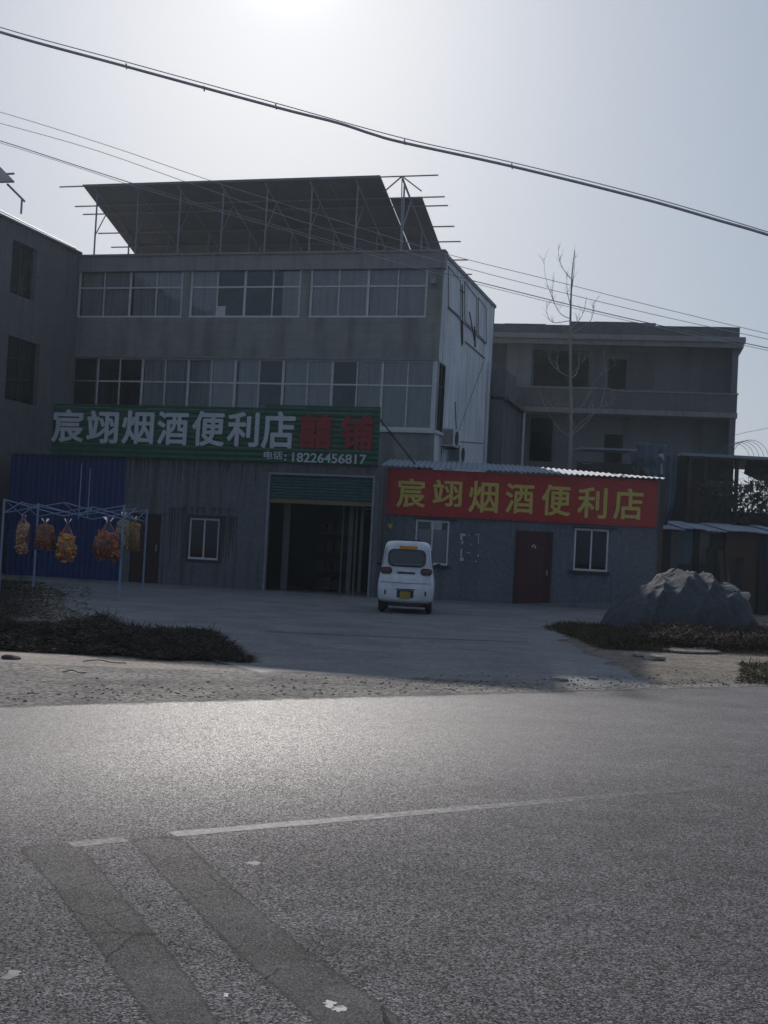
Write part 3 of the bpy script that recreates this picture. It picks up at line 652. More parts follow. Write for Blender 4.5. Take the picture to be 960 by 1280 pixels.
for h in hh:
    f = link('window', B((h[0], h[1], 0.14, 0.2, h[2], h[2] + .06), (h[0], h[0] + .06, 0.14, 0.2, h[2] + .06, h[3]), (h[1] - .06, h[1], .14, .2, h[2] + .06, h[3]), ((h[0] + h[1]) / 2 - .03, (h[0] + h[1]) / 2 + .03, .145, .195, h[2] + .06, h[3])), M['darkframe'], wing)
    link('pane', B((h[0] + .05, h[1] - .05, .165, .172, h[2] + .05, h[3])), M['darkglass'], f)
tw = WF.p(35, 283)
link('roof_conduit', T(([(5, 0.1, ROOF + .35), (11.8, 0.1, ROOF + .28)], 0.02)), M['steel'], wing)
# its own panel on the roof, mostly out of frame
ar = thing('solar_canopy', 'corner of a solar panel on struts above the left building', 'solar panel', (0, 0, 0))
pp = [at(18, 228.5, 41), at(-4, 206, 43.6), at(-150, 206 + 8, 43.6), at(-150, 232, 41)]
bm = bmesh.new(); slab(bm, pp, (0, 0, 0.05)); link('panel', bm, M['solar'], ar)
link('rail', T(([at(-20, 219, 42.2), at(18, 217, 42.2)], 0.035)), M['steel'], ar)
a_, b2 = at(9, 230, 41.2), at(31, 252, 41.2)
link('brace', T(([a_, b2], 0.035)), M['steel'], ar)
b3 = at(27.5, 248, 41.2); link('post', T(([b3, (b3.x, b3.y, ROOF + .1)], 0.035)), M['steel'], ar)

# ------------------------------------------------------------------ solar array on the main roof
E0 = at(548, 218, 44.0); E6 = at(590, 342, 49.9)
Dv = Vector((V.x * 6.1, V.y * 6.1, E6.z - E0.z)); DL = Dv.length; Dn = Dv.normalized(); PN = U.cross(Dn).normalized()
def ab(px, py):
    h = hit(px, py, E0, PN) - E0; return h.dot(U), h.dot(Dn)
def pl(a, b, n=0.0): return E0 + U * a + Dn * b + PN * n
arr = thing('solar_canopy', 'large tilted array of solar panels on steel posts over the main roof', 'solar panel', (0, 0, 0))
aL = ab(105, 235); aR = ab(476, 222.5); bB = 6.9
aBl = ab(487, 247); aBr = ab(527.5, 247)
print('ARRAY', aL, aR, aBl, aBr, [ab(*p) for p in ((548, 218), (556, 245), (560, 256), (568, 282), (576, 301), (585, 324), (590, 342))], ROOF, Dn)
def module(a0, a1, b0, b1):
    bm = bmesh.new(); g = 0.005; h_ = 0.0015
    q = [pl(a0 + g, b0 + h_, 0.02), pl(a1 - g, b0 + h_, 0.02), pl(a1 - g, b1 - h_, 0.02), pl(a0 + g, b1 - h_, 0.02)]
    slab(bm, q, PN * 0.03); link('panel', bm, M['solar'], arr)
ncol = 6; A0, A1 = aL[0], aR[0]; nrow = 6; b0 = 0.0
for i in range(ncol):
    for j in range(nrow):
        module(A0 + (A1 - A0) * i / ncol, A0 + (A1 - A0) * (i + 1) / ncol, b0 + (bB - b0) * j / nrow, b0 + (bB - b0) * (j + 1) / nrow)
bs = aBr[1]
for j in range(4):
    module(A1 + 0.02, aBr[0], bs + (bB - bs) * j / 4, bs + (bB - bs) * (j + 1) / 4)
rl = [(78, 237), (97, 261), (107, 271), (127, 296), (143, 313)]
rr = [(548, 218), (556, 245), (560, 256), (568, 282), (576, 301), (585, 324), (590, 342)]
bl = [ab(*p) for p in rr]
for k, (a, b) in enumerate(bl):
    la = ab(*rl[k])[0] if k < len(rl) else A0
    bmm = T(([pl(la, b, -0.03), pl(a, b, -0.03)], 0.032), n=4); link('rail', bmm, M['steel'], arr)
for i in range(8):
    a = A0 + 0.5 + (aBr[0] - A0 - 0.9) * i / 7
    link('rafter', T(([pl(a, 0.05, -0.10), pl(a, bB - .1, -0.10)], 0.04), n=4), M['steel'], arr)
    for b, off in ((0.35, 0), (3.2, 0)):
        t_ = pl(a, b, -0.12); base = Vector((t_.x, t_.y, ROOF - 0.2 if b > 0.8 else ROOF - 0.2))
        link('post', T(([base, t_], 0.035), n=5), M['steel'], arr)
        link('brace', T(([base + Vector((0, 0, (t_.z - base.z) * .45)), pl(a + 0.0, b + 1.0, -0.12)], 0.025), n=4), M['steel'], arr)
tl = pl(-1.3, 0, -.03); link('post', T(([Vector((tl.x, tl.y, ROOF - .2)) + V * .35, tl], 0.02), n=5), M['steel'], arr)
link('brace', T(([tl, pl(-2.2, 0.9, -.03)], 0.03), n=4), M['steel'], arr); link('brace', T(([tl, pl(-.8, 0.9, -.03)], 0.03), n=4), M['steel'], arr)

# ------------------------------------------------------------------ ground floor extension (shop front)
X0 = at(468, 740, 38.0); X0.z = 0
XF = Fac(X0 - U * 12.5, X0)
GB = 0.10
ztop = (XF.p(465, 583)[1] + XF.p(60, 567)[1]) / 2
ext = thing('shop_house', 'single storey ribbed grey shop front under the green sign, shutter raised', 'building', XF.A, XF.rz)
door = XF.rect(332, 465.5, 593, 745); door = (door[0], door[1], GB, XF.p(400, 595)[1])
win = XF.rect(236.5, 273.5, 648, 699.5)
bdo = XF.rect(163, 200, 642, 731); bdo = (bdo[0], bdo[1], GB, bdo[3])
ub = XF.p(155, 640)[0]; ul = XF.p(10, 640)[0]
link('wall', wall_bm(ub, XF.L, 0.0, ztop, [door, win, bdo], 0.12), M['metalwall'], ext)
link('blue_wall', wall_bm(ul, ub - 0.003, 0.0, ztop, [], 0.12), M['bluepaint'], ext)
link('blue_wall_cap', B((ul - .1, ub - .01, -0.06, 0.12, ztop, ztop + .07)), M['metalwall'], ext)
link('end_wall', B((XF.L - 0.12, XF.L + 0.0, 0.123, 4.2, 0, ztop)), M['metalwall'], ext)
link('end_wall', B((ul, ul + .12, .123, 2.5, 0, ztop)), M['metalwall'], ext)
link('roof', B((ul, XF.L - .003, 0.125, 4.4, ztop - 0.02, ztop + .03)), M['roofsheet'], ext)
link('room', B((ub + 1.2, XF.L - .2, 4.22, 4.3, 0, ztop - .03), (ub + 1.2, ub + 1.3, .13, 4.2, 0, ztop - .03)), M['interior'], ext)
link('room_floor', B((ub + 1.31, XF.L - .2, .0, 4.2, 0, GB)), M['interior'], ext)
sz0 = XF.p(400, 626)[1]
sh = link('shutter', B((door[0] + .06, door[1] - .06, 0.03, 0.07, sz0, door[3])), M['shutter'], ext)
link('bottom_bar', B((door[0] + .06, door[1] - .06, 0.01, 0.09, sz0 - .11, sz0 - .003)), M['shutterbar'], sh)
link('shutter_rail', B((door[0], door[0] + .06, -.03, .1, GB, door[3]), (door[1] - .06, door[1], -.03, .1, GB, door[3]), (door[0], door[1], -.03, .0, door[3] + .002, door[3] + .06)), M['steel'], ext)
wf = window(ext, win[0], win[1], win[2], win[3], -0.005, 2, None, 'framewhite', 'darkglass', 0.05)
link('window_surround', B((win[0] - .10, win[1] + .10, -.02, -.002, win[2] - .10, win[2] - .003), (win[1] + .003, win[1] + .09, -.02, -.002, win[2], win[3]), (win[0] - .09, win[0] - .003, -.02, -.002, win[2], win[3]), (win[0] - .06, win[1] + .16, -.05, -.002, win[3] + .003, win[3] + .10)), M['darkframe'], ext)
bd = link('door', B((bdo[0] + .03, bdo[1] - .03, .03, .07, GB + .02, bdo[3] - .02)), M['browndoor'], ext)
link('handle', B((bdo[1] - .16, bdo[1] - .12, -.0, .03, 1.15, 1.35)), M['steel'], bd)
link('door_frame', B((bdo[0] - .10, bdo[0] - .0, -.03, -.002, GB, bdo[3] + .15), (bdo[1], bdo[1] + .1, -.03, -.002, GB, bdo[3] + .15), (bdo[0] + .002, bdo[1] - .002, -.03, -.002, bdo[3] + .003, bdo[3] + .15)), M['metalwall'], ext)
# plastic strips and shelving inside the doorway
for i, (px, wd, top) in enumerate(((352, .16, 632), (356, .1, 632), (425, .05, 632), (433, .14, 632), (441, .06, 640), (447, .1, 640))):
    u, _ = XF.p(px, 700, 0.6); link('strip_curtain', B((u, u + wd, 0.6 + .02 * i, 0.61 + .02 * i, GB + .02, 3.0)), M['graybrick'], ext)
u, z_ = XF.p(457, 636, 1.2); link('lamp_housing', B((u - .15, u + .2, 1.2, 1.3, z_ - .03, z_ + .02)), M['framewhite'], ext)
shf = thing('shelf_rack', 'dark rack of stacked goods inside the open shop doorway', 'shelf', XF.w(0, 0, GB), XF.rz)
u0 = XF.p(345, 700)[0]
link('shelf_frame', B(*[(u0 + .3, u0 + 1.5, 2.6, 3.1, z, z + .04) for z in (.1, .7, 1.3, 1.9)], (u0 + .3, u0 + .34, 2.6, 3.1, 0, .1)), M['browndoor'], shf)
for z in (.1, .7, 1.3, 1.9):
    for k in range(4): link('goods_box', B((u0 + .4 + k * .28, u0 + .62 + k * .28, 2.7, 3.0, z + .04, z + .3 + .08 * (k % 2))), M['browndoor'], shf)

def drips(name, x0, x1, z, n, yy, parent, lo=.15, hi=.7):
    bm = bmesh.new()
    for i in range(n):
        x = rnd.uniform(x0, x1); w_ = rnd.uniform(.008, .035); L_ = rnd.uniform(lo, hi)
        vv = [bm.verts.new((x - w_, yy, z)), bm.verts.new((x + w_, yy, z)), bm.verts.new((x + w_ * .3, yy, z - L_)), bm.verts.new((x - w_ * .3, yy, z - L_))]; bm.faces.new(vv)
    link(name, bm, M['grime'], parent)
M['grime'] = mat('black_grime', (0.075, 0.073, 0.07), (0.05, 0.05, 0.05), rough=.9)
drips('grime_marks', win[0] - .25, win[1] + .5, win[3] + .35, 26, -.0035, ext, .1, .32)
drips('grime_marks', win[1] + .12, win[1] + .6, win[3] + .1, 10, -.0045, ext, .4, 1.6)
drips('grime_marks', bdo[1] + .2, win[0] - .2, win[3] + .3, 9, -.0055, ext, .3, 1.9)
drips('grime_marks', ub + .1, door[0] - .2, ztop - .05, 34, -.0065, ext, .1, .9)
# green sign above it
gl = XF.p(66, 535, -.12)[0]; gr = XF.p(474, 545, -.12)[0]
gt0 = XF.p(200, 507, -.12)[1]; gt1 = XF.p(400, 507.5, -.12)[1]; gb0 = (XF.p(80, 566, -.12)[1] + XF.p(470, 581, -.12)[1]) / 2
gm = XF.p(331, 540, -.12)[0]
gs = thing('shop_sign', 'long green ribbed sign with white characters and a phone number', 'sign', XF.w(0, -0.12, 0), XF.rz)
link('sign_board', B((gl, gm, -.03, .03, gb0, gt0)), M['greensign'], gs); link('sign_board', B((gm + .003, gr, -.04, .03, gb0, max(gt1, gt0 + .09))), M['greensign'], gs)
link('sign_rim', B((gl, gr, -.06, .0305, gb0 - .05, gb0 - .002)), M['greensign'], gs)
bm = bmesh.new()
for zf in (.93, .80, .22):
    zz = gb0 + (gt0 - gb0) * zf
    for (a, b) in ((.02, .18), (.3, .55), (.6, .98)):
        a += rnd.uniform(-.02, .02); box(bm, gl + (gr - gl) * a, gl + (gr - gl) * b, -.046, -.0405, zz, zz + .012)
link('sign_seam', bm, M['steel'], gs)
chars = [('宸', 65.5, 105, 512, 553), ('翊', 109, 148, 513.5, 554), ('烟', 153, 192.5, 513.5, 555), ('酒', 197, 235.5, 514.5, 556.5), ('便', 240.5, 281, 514, 558), ('利', 284.5, 324, 515, 558.5), ('店', 327.5, 369, 514.5, 561)]
for s, a, b, t, bo in chars:
    r = XF.rect(a, b, t, bo, -.17); glyph('character', s, r[0], r[1], r[2], r[3], -.045, 'whitelet', gs, bold=0.022)
for s, a, b, t, bo in (('囍', 374, 416, 518, 561), ('铺', 425.5, 467, 519, 563)):
    r = XF.rect(a, b, t, bo, -.17); glyph('character', s, r[0], r[1], r[2], r[3], -.045, 'redlet', gs, bold=0.03)['label'] = 'red character'
r = XF.rect(330, 353.5, 564, 574, -.17); glyph('phone_caption', '电话', r[0], r[1], r[2], r[3], -.045, 'whitelet', gs, bold=0.018)
r = XF.rect(355.5, 358, 568.5, 575.5, -.17); link('colon', B((r[0], r[1], -.06, -.045, r[2], r[2] + .05), (r[0], r[1], -.06, -.045, r[3] - .05, r[3])), M['whitelet'], gs)
r = XF.rect(365.5, 458, 567, 579, -.17); glyph('phone_number', '18226456817', r[0], r[1], r[2], r[3], -.045, 'whitelet', gs, bold=0.012)
sa = XF.w(gr, -.1, gt0 - .2); sbp = at(501, 583, 40.6)
link('sign_strut', T(([Vector((gr - .02, 0.0, gt0 - .25)), Vector((gr + .75, 2.2, gb0 - .02))], .025)), M['darkframe'], gs)

# ------------------------------------------------------------------ red shed on the right
S0 = at(474, 690, 38.9); S1 = at(823, 690, 38.35)
SF = Fac(S0, S1)
zt = (SF.p(490, 584)[1] + SF.p(815, 601)[1]) / 2
shed = thing('shop_shed', 'low blue grey sheet metal shed beside the parked van, red banner on top', 'building', SF.A, SF.rz)
dr = SF.rect(642.5, 689.5, 664, 752.5); dr = (dr[0], dr[1], .14, dr[3])
w1 = SF.rect(519, 560.5, 650, 706); w2 = SF.rect(717.5, 760, 661, 714)
link('wall', wall_bm(0.0, SF.L, 0, zt, [dr, w1, w2], .1), M['shedwall'], shed)
link('end_wall', B((SF.L - .1, SF.L, .103, 3.2, 0, zt - .05)), M['shedwall'], shed)
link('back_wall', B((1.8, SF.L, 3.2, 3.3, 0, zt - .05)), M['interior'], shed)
link('corner_trim', B((SF.L + .002, SF.L + .1, -.05, .1, 0, zt - .05)), M['rust'], shed)
# corrugated roof sheet: sloping up to the main building, narrow at its right end
def corr_roof():
    bm = bmesh.new(); n = 260; prev = None
    for i in range(n + 1):
        t = i / n; u = -0.05 + (SF.L + .12) * t
        ub_, yb_ = u * (1 if t < .5 else 1) , 3.4
        d = 4.0 * (1 - max(0, (t - .50) / .50) ** 1.0 * .86)
        zb = .50 * d / 4.0
        z = zt + .045 * (0.5 + .5 * math.cos(i * 2 * math.pi / 5))
        cur = [bm.verts.new((u, -.22, z + .03)), bm.verts.new((u, d, z + .03 + zb + .0)), bm.verts.new((u, d, z + .02 + zb)), bm.verts.new((u, -.22, z + .02))]
        if prev:
            for k in range(4): bm.faces.new((prev[k], prev[(k + 1) % 4], cur[(k + 1) % 4], cur[k]))
        prev = cur
    bmesh.ops.recalc_face_normals(bm, faces=bm.faces[:])
    return bm
link('roof', corr_roof(), M['roofsheet'], shed)
wz = window(shed, w1[0], w1[1], w1[2], w1[3], -.005, 2, None, 'framewhite', 'glass', .06); 
link('window_paper', B((w1[0] + .06, w1[1] - .06, .10, .11, w1[2] + .05, w1[3] - .28)), M['infill'], shed)
window(shed, w2[0], w2[1], w2[2], w2[3], -.005, 2, None, 'framewhite', 'darkglass', .06)
for w_ in (w1, w2):
    link('window_sill', B((w_[0] - .12, w_[1] + .08, -.09, -.002, w_[2] - .08, w_[2] - .003)), M['darkframe'], shed)
    link('window_hood', B((w_[0] - .06, w_[1] + .25, -.06, -.002, w_[3] + .003, w_[3] + .06)), M['darkframe'], shed)
d_ = link('door', B((dr[0] + .03, dr[1] - .03, .02, .06, .16, dr[3] - .03)), M['reddoor'], shed)
link('door_frame', B((dr[0] - .002, dr[0] + .03, -.01, .08, .15, dr[3]), (dr[1] - .03, dr[1] + .002, -.01, .08, .15, dr[3]), (dr[0] + .031, dr[1] - .031, -.01, .08, dr[3] - .03, dr[3] + .002)), M['darkframe'], shed)
link('handle', B((dr[1] - .15, dr[1] - .11, -.02, .02, 1.05, 1.2)), M['steel'], d_)
bm = bmesh.new(); cx = (dr[0] + dr[1]) / 2
for (a, b, c2, d2) in ((-.03, .03, 1.93, 1.96), (-.05, -.02, 1.87, 1.93), (.03, .07, 1.85, 1.92)): box(bm, cx + a, cx + b, .015, .0195, c2, d2)
link('paper_scrap', bm, M['framewhite'], d_)
# poster remnants
bm = bmesh.new()
for (x0, x1, y0, y1) in ((575.5, 582, 667, 670), (575.5, 578, 670, 675), (577, 579, 676, 680), (575.5, 577.5, 686, 696), (575, 579.5, 697, 701), (594, 600, 667.5, 669), (585, 587.5, 669, 670), (588, 590.5, 680, 681), (583.5, 588, 690.5, 691.5), (597.5, 598.5, 670, 680), (597, 598.5, 693, 696), (593.5, 596, 701, 702.5)):
    r = SF.rect(x0, x1, y0, y1); box(bm, r[0], r[1], -.016, -.012, r[2], r[3])
link('poster_remnant', bm, M['whitelet'], shed)
tri = SF.p(484.5, 655), SF.p(491.5, 655.3), SF.p(488, 661.5)
bm = bmesh.new(); slab(bm, [Vector((q[0], -.03, q[1])) for q in tri], (0, .02, 0)); yt = link('warning_sign', bm, M['yellowlet'])
yt.location = SF.A; yt.rotation_euler = (0, 0, SF.rz); tag(yt, 'small faded yellow triangle on the wall left of the van', 'sign')
# concrete ledge
kb = bmesh.new(); pA, pB = SF.p(640, 756, -.4), SF.p(790, 743, -.4)
slab(kb, [Vector((pA[0], -.5, .13)), Vector((SF.L - .3, -.5, .13)), Vector((SF.L - .3, -.5, .42)), Vector((pA[0] + .2, -.5, .17))], (0, .46, 0))
o = link('ramp', kb, M['graywall']); o.location = SF.A; o.rotation_euler = (0, 0, SF.rz); tag(o, 'sloping concrete ramp along the foot of the shed wall', 'ramp')
# red banner
rs = thing('shop_banner', 'red banner with seven yellow characters along the shed front', 'sign', SF.w(0, -.05, 0), SF.rz)
ra = SF.p(479.5, 613, -.05)[0]; rbb = SF.p(821.5, 632, -.05)[0]; rz0 = (SF.p(490, 643, -.05)[1] + SF.p(815, 659.5, -.05)[1]) / 2
link('banner_board', B((ra, rbb, -.03, .03, rz0, zt - .01), bev=0.005), M['redsign'], rs)
for s, a, b, t, bo in (('宸', 496, 532, 598, 634.5), ('翊', 541, 577.5, 600, 633), ('烟', 586, 623, 601.5, 641), ('酒', 632, 667.5, 604.5, 642), ('便', 677, 713.5, 606, 645), ('利', 722, 759, 609, 648), ('店', 767, 804, 610.5, 650)):
    r = SF.rect(a, b, t, bo, -.09); glyph('character', s, r[0], r[1], r[2], r[3], -.031, 'yellowlet', rs, bold=0.018, depth=.012)

# ------------------------------------------------------------------ grey three-storey building on the right
G0 = at(590, 450, 57.5); G1 = at(923, 450, 55.4)
GF = Fac(G0, G1)
gh = thing('unfinished_house', 'unfinished grey three storey building with balcony bands behind the bare tree', 'building', GF.A, GF.rz)
GT = GF.p(760, 405)[1]; GC = GF.p(900, 426)[1]
zb2 = GF.p(780, 515)[1]; zb2t = GF.p(780, 489)[1]
SET = 1.1
d3 = GF.rect(760, 783, 449, 486, SET); d2 = GF.rect(755, 778, 543, 580, SET); d4 = GF.rect(667, 736, 432, 484, SET); d5 = GF.rect(662, 690, 522, 585, SET)
holesG = [d3, d2, d4, (d5[0], d5[1], d2[2], d5[3])]
link('wall', wall_bm(0, GF.L - .25, 0, GC - .1, [(a, b, max(c, .1), min(d, GC - .4)) for a, b, c, d in holesG], .2, SET), M['graywall'], gh)
inf = GF.rect(633, 664.5, 428, 481, SET); link('infill_panel', B((inf[0], inf[1], SET - .03, SET - .003, inf[2], inf[3])), M['infill'], gh)
inf = GF.rect(786, 818, 440, 486, SET); link('infill_panel', B((inf[0], inf[1], SET - .03, SET - .003, inf[2], inf[3])), M['graybrick'], gh)
link('end_wall', B((GF.L - .25, GF.L, -.0, 9, 0, GC - .1), (0, .2, SET + .21, 9, 0, GC - .1), (0.2, GF.L - .25, 8.8, 9, 0, GC - .1)), M['graywall'], gh)
link('roof', B((-.1, GF.L + .25, -.35, 9.1, GC - .1, GC + .12)), M['parapet'], gh)
link('cornice', B((GF.L + .0, GF.L + .18, -.25, 9, GC - .32, GC - .103), (-.1, GF.L - .003, -.2, -.0, GC - .32, GC - .103)), M['parapet'], gh)
pa = bmesh.new(); u = 0.0
k = 0
while u < GF.L:
    du = rnd.uniform(.5, 1.6); px_h = GT + (-.08 if u < GF.p(692, 402)[0] else .07 if u < GF.p(805, 404)[0] else -.04) + rnd.uniform(-.02, .02)
    box(pa, u, min(u + du, GF.L), -.1, .14, GC + .12, px_h); u += du
link('parapet', pa, M['graybrick'], gh)
link('balcony', B((0.0, GF.L + .05, -.1, 1.09, zb2 - .12, zb2 + .10)), M['parapet'], gh)
um = GF.p(763, 500)[0]
link('balcony_wall', B((0, um, -.02, .12, zb2 + .103, zb2t + .05), (um, GF.L + .02, -.05, .12, zb2 + .103, zb2t - .03)), M['graybrick'], gh)
link('balcony_cap', B((0, um, -.06, .16, zb2t + .053, zb2t + .12), (um + .003, GF.L + .06, -.09, .16, zb2t - .027, zb2t + .04)), M['parapet'], gh)
link('floor_slab', B((.25, GF.L - .3, SET + .21, 8.7, zb2 - .1, zb2)), M['interior'], gh)

# ------------------------------------------------------------------ bare tree
tb = at(712.5, 572, 46); base = Vector((tb.x + .0, 46, .12))
tree = thing('bare_tree', 'slender leafless young tree standing behind the red bannered shed', 'tree', (0, 0, 0))
tp = spline([base, at(713, 565, 46), at(713, 470, 46), at(713, 400, 46), at(715, 345, 46), at(718.5, 312, 46)], 6)
link('trunk', T((tp, [.09 - .082 * i / (len(tp) - 1) for i in range(len(tp))]), n=8), M['bark'], tree, smooth=True)
def zp(x, y, Y=46): return at(640 + x / 4.267, 300 + y / 4.267, Y)
limbs = [[(310, 1050), (400, 970), (470, 890), (520, 880), (540, 845)], [(310, 1050), (250, 1005), (210, 950), (180, 900), (165, 860)], [(318, 735), (345, 710), (357, 650), (352, 600)],
         [(308, 730), (250, 700), (205, 650), (185, 600)], [(325, 990), (345, 950), (370, 930), (420, 900)], [(312, 600), (300, 545), (285, 500)], [(312, 420), (262, 395), (225, 335), (180, 205), (170, 95)],
         [(314, 300), (330, 180), (336, 60)], [(312, 205), (270, 150), (250, 90), (248, 40)], [(312, 430), (220, 440), (190, 400), (183, 330)], [(316, 470), (370, 410), (400, 310)], [(316, 500), (410, 440), (432, 390), (436, 330)],
         [(314, 720), (380, 650), (415, 610)], [(470, 890), (495, 800), (500, 700), (485, 600)], [(314, 920), (380, 880), (440, 760), (500, 700), (560, 660)], [(250, 700), (240, 650), (250, 600)], [(310, 880), (250, 880), (215, 900)], [(314, 1060), (340, 1000), (420, 930), (430, 890)],
         [(313, 1130), (360, 1180), (420, 1190), (440, 1140)], [(312, 350), (296, 280), (292, 200)], [(225, 335), (215, 290), (218, 230)]]
for l in limbs:
    dd = rnd.uniform(-1.3, 1.3); n = len(l)
    p = spline([zp(x, y, 46 + dd * i / (n - 1)) for i, (x, y) in enumerate(l)], 5)
    bm = bmesh.new(); r0 = .021 if l[0][1] > 600 else .016
    tube(bm, p, [r0 - (r0 - .004) * i / (len(p) - 1) for i in range(len(p))], 5)
    for q in range(10):          # twigs
        s = rnd.randrange(len(p) // 3, len(p)); a = p[s]; d = Vector((rnd.uniform(-.5, .5), rnd.uniform(-.5, .5), rnd.uniform(.3, .9))) * rnd.uniform(.25, .7)
        tube(bm, [a, a + d * .5 + Vector((0, 0, .02)), a + d], [.007, .005, .002], 3)
    link('limb', bm, M['bark'], tree)

# ------------------------------------------------------------------ ramshackle lean-tos at the right
lt = thing('lean_to_shed', 'low dark lean-to of mixed boards and sheets behind the tarp heap', 'shed', (0, 0, 0))
LY = 41.0
def fr(px, py, Y): p = at(px, py, Y); return p
zr = fr(890, 663, LY).z; xl = fr(824, 700, LY).x; xr = fr(1010, 700, LY).x
parts = [(xl, fr(838, 700, LY).x, 'blackstuff'), (fr(838, 700, LY).x, fr(848, 700, LY).x, 'graybrick'), (fr(848, 700, LY).x, fr(866, 700, LY).x, 'bluetarp'), (fr(866, 700, LY).x, fr(874, 700, LY).x, 'blackstuff'),
         (fr(874, 700, LY).x, fr(886, 700, LY).x, 'graybrick'), (fr(886, 700, LY).x, fr(906, 700, LY).x, 'blackstuff'), (fr(906, 700, LY).x, fr(946, 700, LY).x, 'rust'), (fr(946, 700, LY).x, xr, 'bluepaint')]
for i, (a, b, m_) in enumerate(parts):
    link('wall_panel', B((a + .005, b - .005, LY + .03 * (i % 3), LY + .03 * (i % 3) + .05, .1 if m_ != 'bluepaint' else 1.9, zr - .05 - .04 * (i % 2))), M[m_], lt)
link('wall_panel', B((fr(946, 700, LY).x, xr, LY + .12, LY + .16, .1, 1.88)), M['blackstuff'], lt)
rp = []
bm = bmesh.new()
for i in range(14):
    a = xl + (xr - xl) * i / 14; b = xl + (xr - xl) * (i + 1) / 14 + .03; dz = rnd.uniform(-.04, .04)
    slab(bm, [Vector((a, LY - .35 + rnd.uniform(-.12, .1), zr - .03 + dz)), Vector((b, LY - .35 + rnd.uniform(-.12, .1), zr - .03 + dz)), Vector((b, LY + 3.2, zr + .3 + dz)), Vector((a, LY + 3.2, zr + .3 + dz))], (0, 0, .03))
link('roof', bm, M['roofsheet'], lt)
link('side_wall', B((xl, xl + .06, LY + .2, LY + 3.2, .1, zr)), M['blackstuff'], lt)
for i in range(9):
    px = rnd.uniform(828, 955); p = fr(px, 700, LY - .15); zt0 = rnd.uniform(1.6, 2.6); wv_ = rnd.uniform(.05, .22)
    bm = bmesh.new(); slab(bm, [Vector((p.x, LY - .5, .12)), Vector((p.x + wv_, LY - .5, .12)), Vector((p.x + wv_ + rnd.uniform(-.3, .3), LY - .12, zt0)), Vector((p.x + rnd.uniform(-.2, .1), LY - .12, zt0))], (0, .03, 0))
    link('leaning_board', bm, M[rnd.choice(['rust', 'graybrick', 'blackstuff', 'blackstuff'])], lt)
# taller shelter behind it
sh2 = thing('old_shelter', 'tall dark open shelter with flat sheet roof at the right edge', 'shed', (0, 0, 0))
TY = 46.0
z1 = fr(900, 571, TY).z; x1, x2 = fr(736, 600, TY).x, fr(1030, 600, TY).x
link('roof', B((fr(846, 600, TY).x, x2, TY - .5, TY + 4.5, z1 - .06, z1 + .04)), M['roofsheet'], sh2)
bm = bmesh.new()
slab(bm, [at(726, 561, TY), at(798, 563.5, TY), at(798, 563.5, TY) + Vector((0, 2.5, .1)), at(726, 561, TY) + Vector((0, 2.5, .1))], (0, 0, .06)); link('gutter', bm, M['roofsheet'], sh2)
for px in (798, 862, 882, 921, 975):
    x = fr(px, 600, TY).x; link('post', B((x - .06, x + .06, TY, TY + .12, .1, z1 - .06)), M['rust'], sh2)
xa, xb = fr(838, 620, TY).x, fr(916, 620, TY).x
link('back_panel', B((fr(740, 620, TY).x, xb, TY + 3.9, TY + 4.0, .1, z1 - .12)), M['blackstuff'], sh2)
link('cross_panel', B((xa, xb, TY + .13, TY + .17, fr(880, 650, TY).z, fr(880, 618, TY).z), (xa, xb, TY + .13, TY + .17, fr(880, 600, TY).z, z1 - .1)), M['blackstuff'], sh2)
bm = bmesh.new(); slab(bm, [at(935, 573, TY + .5), at(1010, 576, TY + .5), at(1010, 606, TY + .5), at(947, 600, TY + .5), at(930, 592, TY + .5)], (0, .05, 0)); link('hanging_sheet', bm, M['blackstuff'], sh2)
link('low_wall', B((xb - .1, x2, TY + 1, TY + 1.1, .1, fr(930, 640, TY + 1).z)), M['blackstuff'], sh2)
# brush on the low wall letting specks of sky through
bm = bmesh.new()
for i in range(900):
    px = rnd.uniform(868, 985); py = rnd.uniform(596 if px > 905 else 606, 662) + (max(0, 12 - abs(px - 925) * .6))
    a = at(px, py, rnd.uniform(44.2, 45.6)); d = Vector((rnd.uniform(-1, 1), rnd.uniform(-.3, .3), rnd.uniform(-.9, .9))).normalized() * rnd.uniform(.2, .7)
    m1 = a + d * .5 + Vector((rnd.uniform(-.06, .06), 0, rnd.uniform(-.06, .06)))
    tube(bm, [a, m1, a + d], [.014, .010, .004], 3, cap=False)
    if i % 2 == 0:
        for q in range(3):
            c_ = a + d * rnd.random() + Vector((0, 0, rnd.uniform(-.06, .06))); s = rnd.uniform(.04, .10)
            e1 = Vector((rnd.uniform(-1, 1), rnd.uniform(-.4, .4), rnd.uniform(-1, 1))).normalized() * s; e2 = Vector((rnd.uniform(-1, 1), 0, rnd.uniform(-1, 1))).normalized() * s
            bm.faces.new([bm.verts.new(c_ - e1), bm.verts.new(c_ + e2), bm.verts.new(c_ + e1), bm.verts.new(c_ - e2)])
tag(link('bramble', bm, M['twig']), 'tangled dark brambles against the sky at the right edge', 'brush', kind='stuff')
# stem rising behind (root for the tangle)
# hoops of a bare frame behind the shelter roof
hp = thing('hoop_frame', 'thin pale wire hoops rising behind the flat shelter roof', 'frame', (0, 0, 0))
for i in range(5):
    cxp = 918 + i * 5; bm = bmesh.new(); Yh = 53 + i * .5; c0 = at(cxp, 574, Yh); rr_ = (19 + i * 1.0) / F * Yh
    tube(bm, [(c0.x - rr_ * 1, Yh, .1)] + [(c0.x + rr_ * math.cos(t), Yh, c0.z + rr_ * 1.05 * math.sin(t)) for t in [math.pi * (1 - j / 16) for j in range(17)]] + [(c0.x + rr_, Yh, .1)], .012, 4)
    link('hoop', bm, M['steel'], hp)

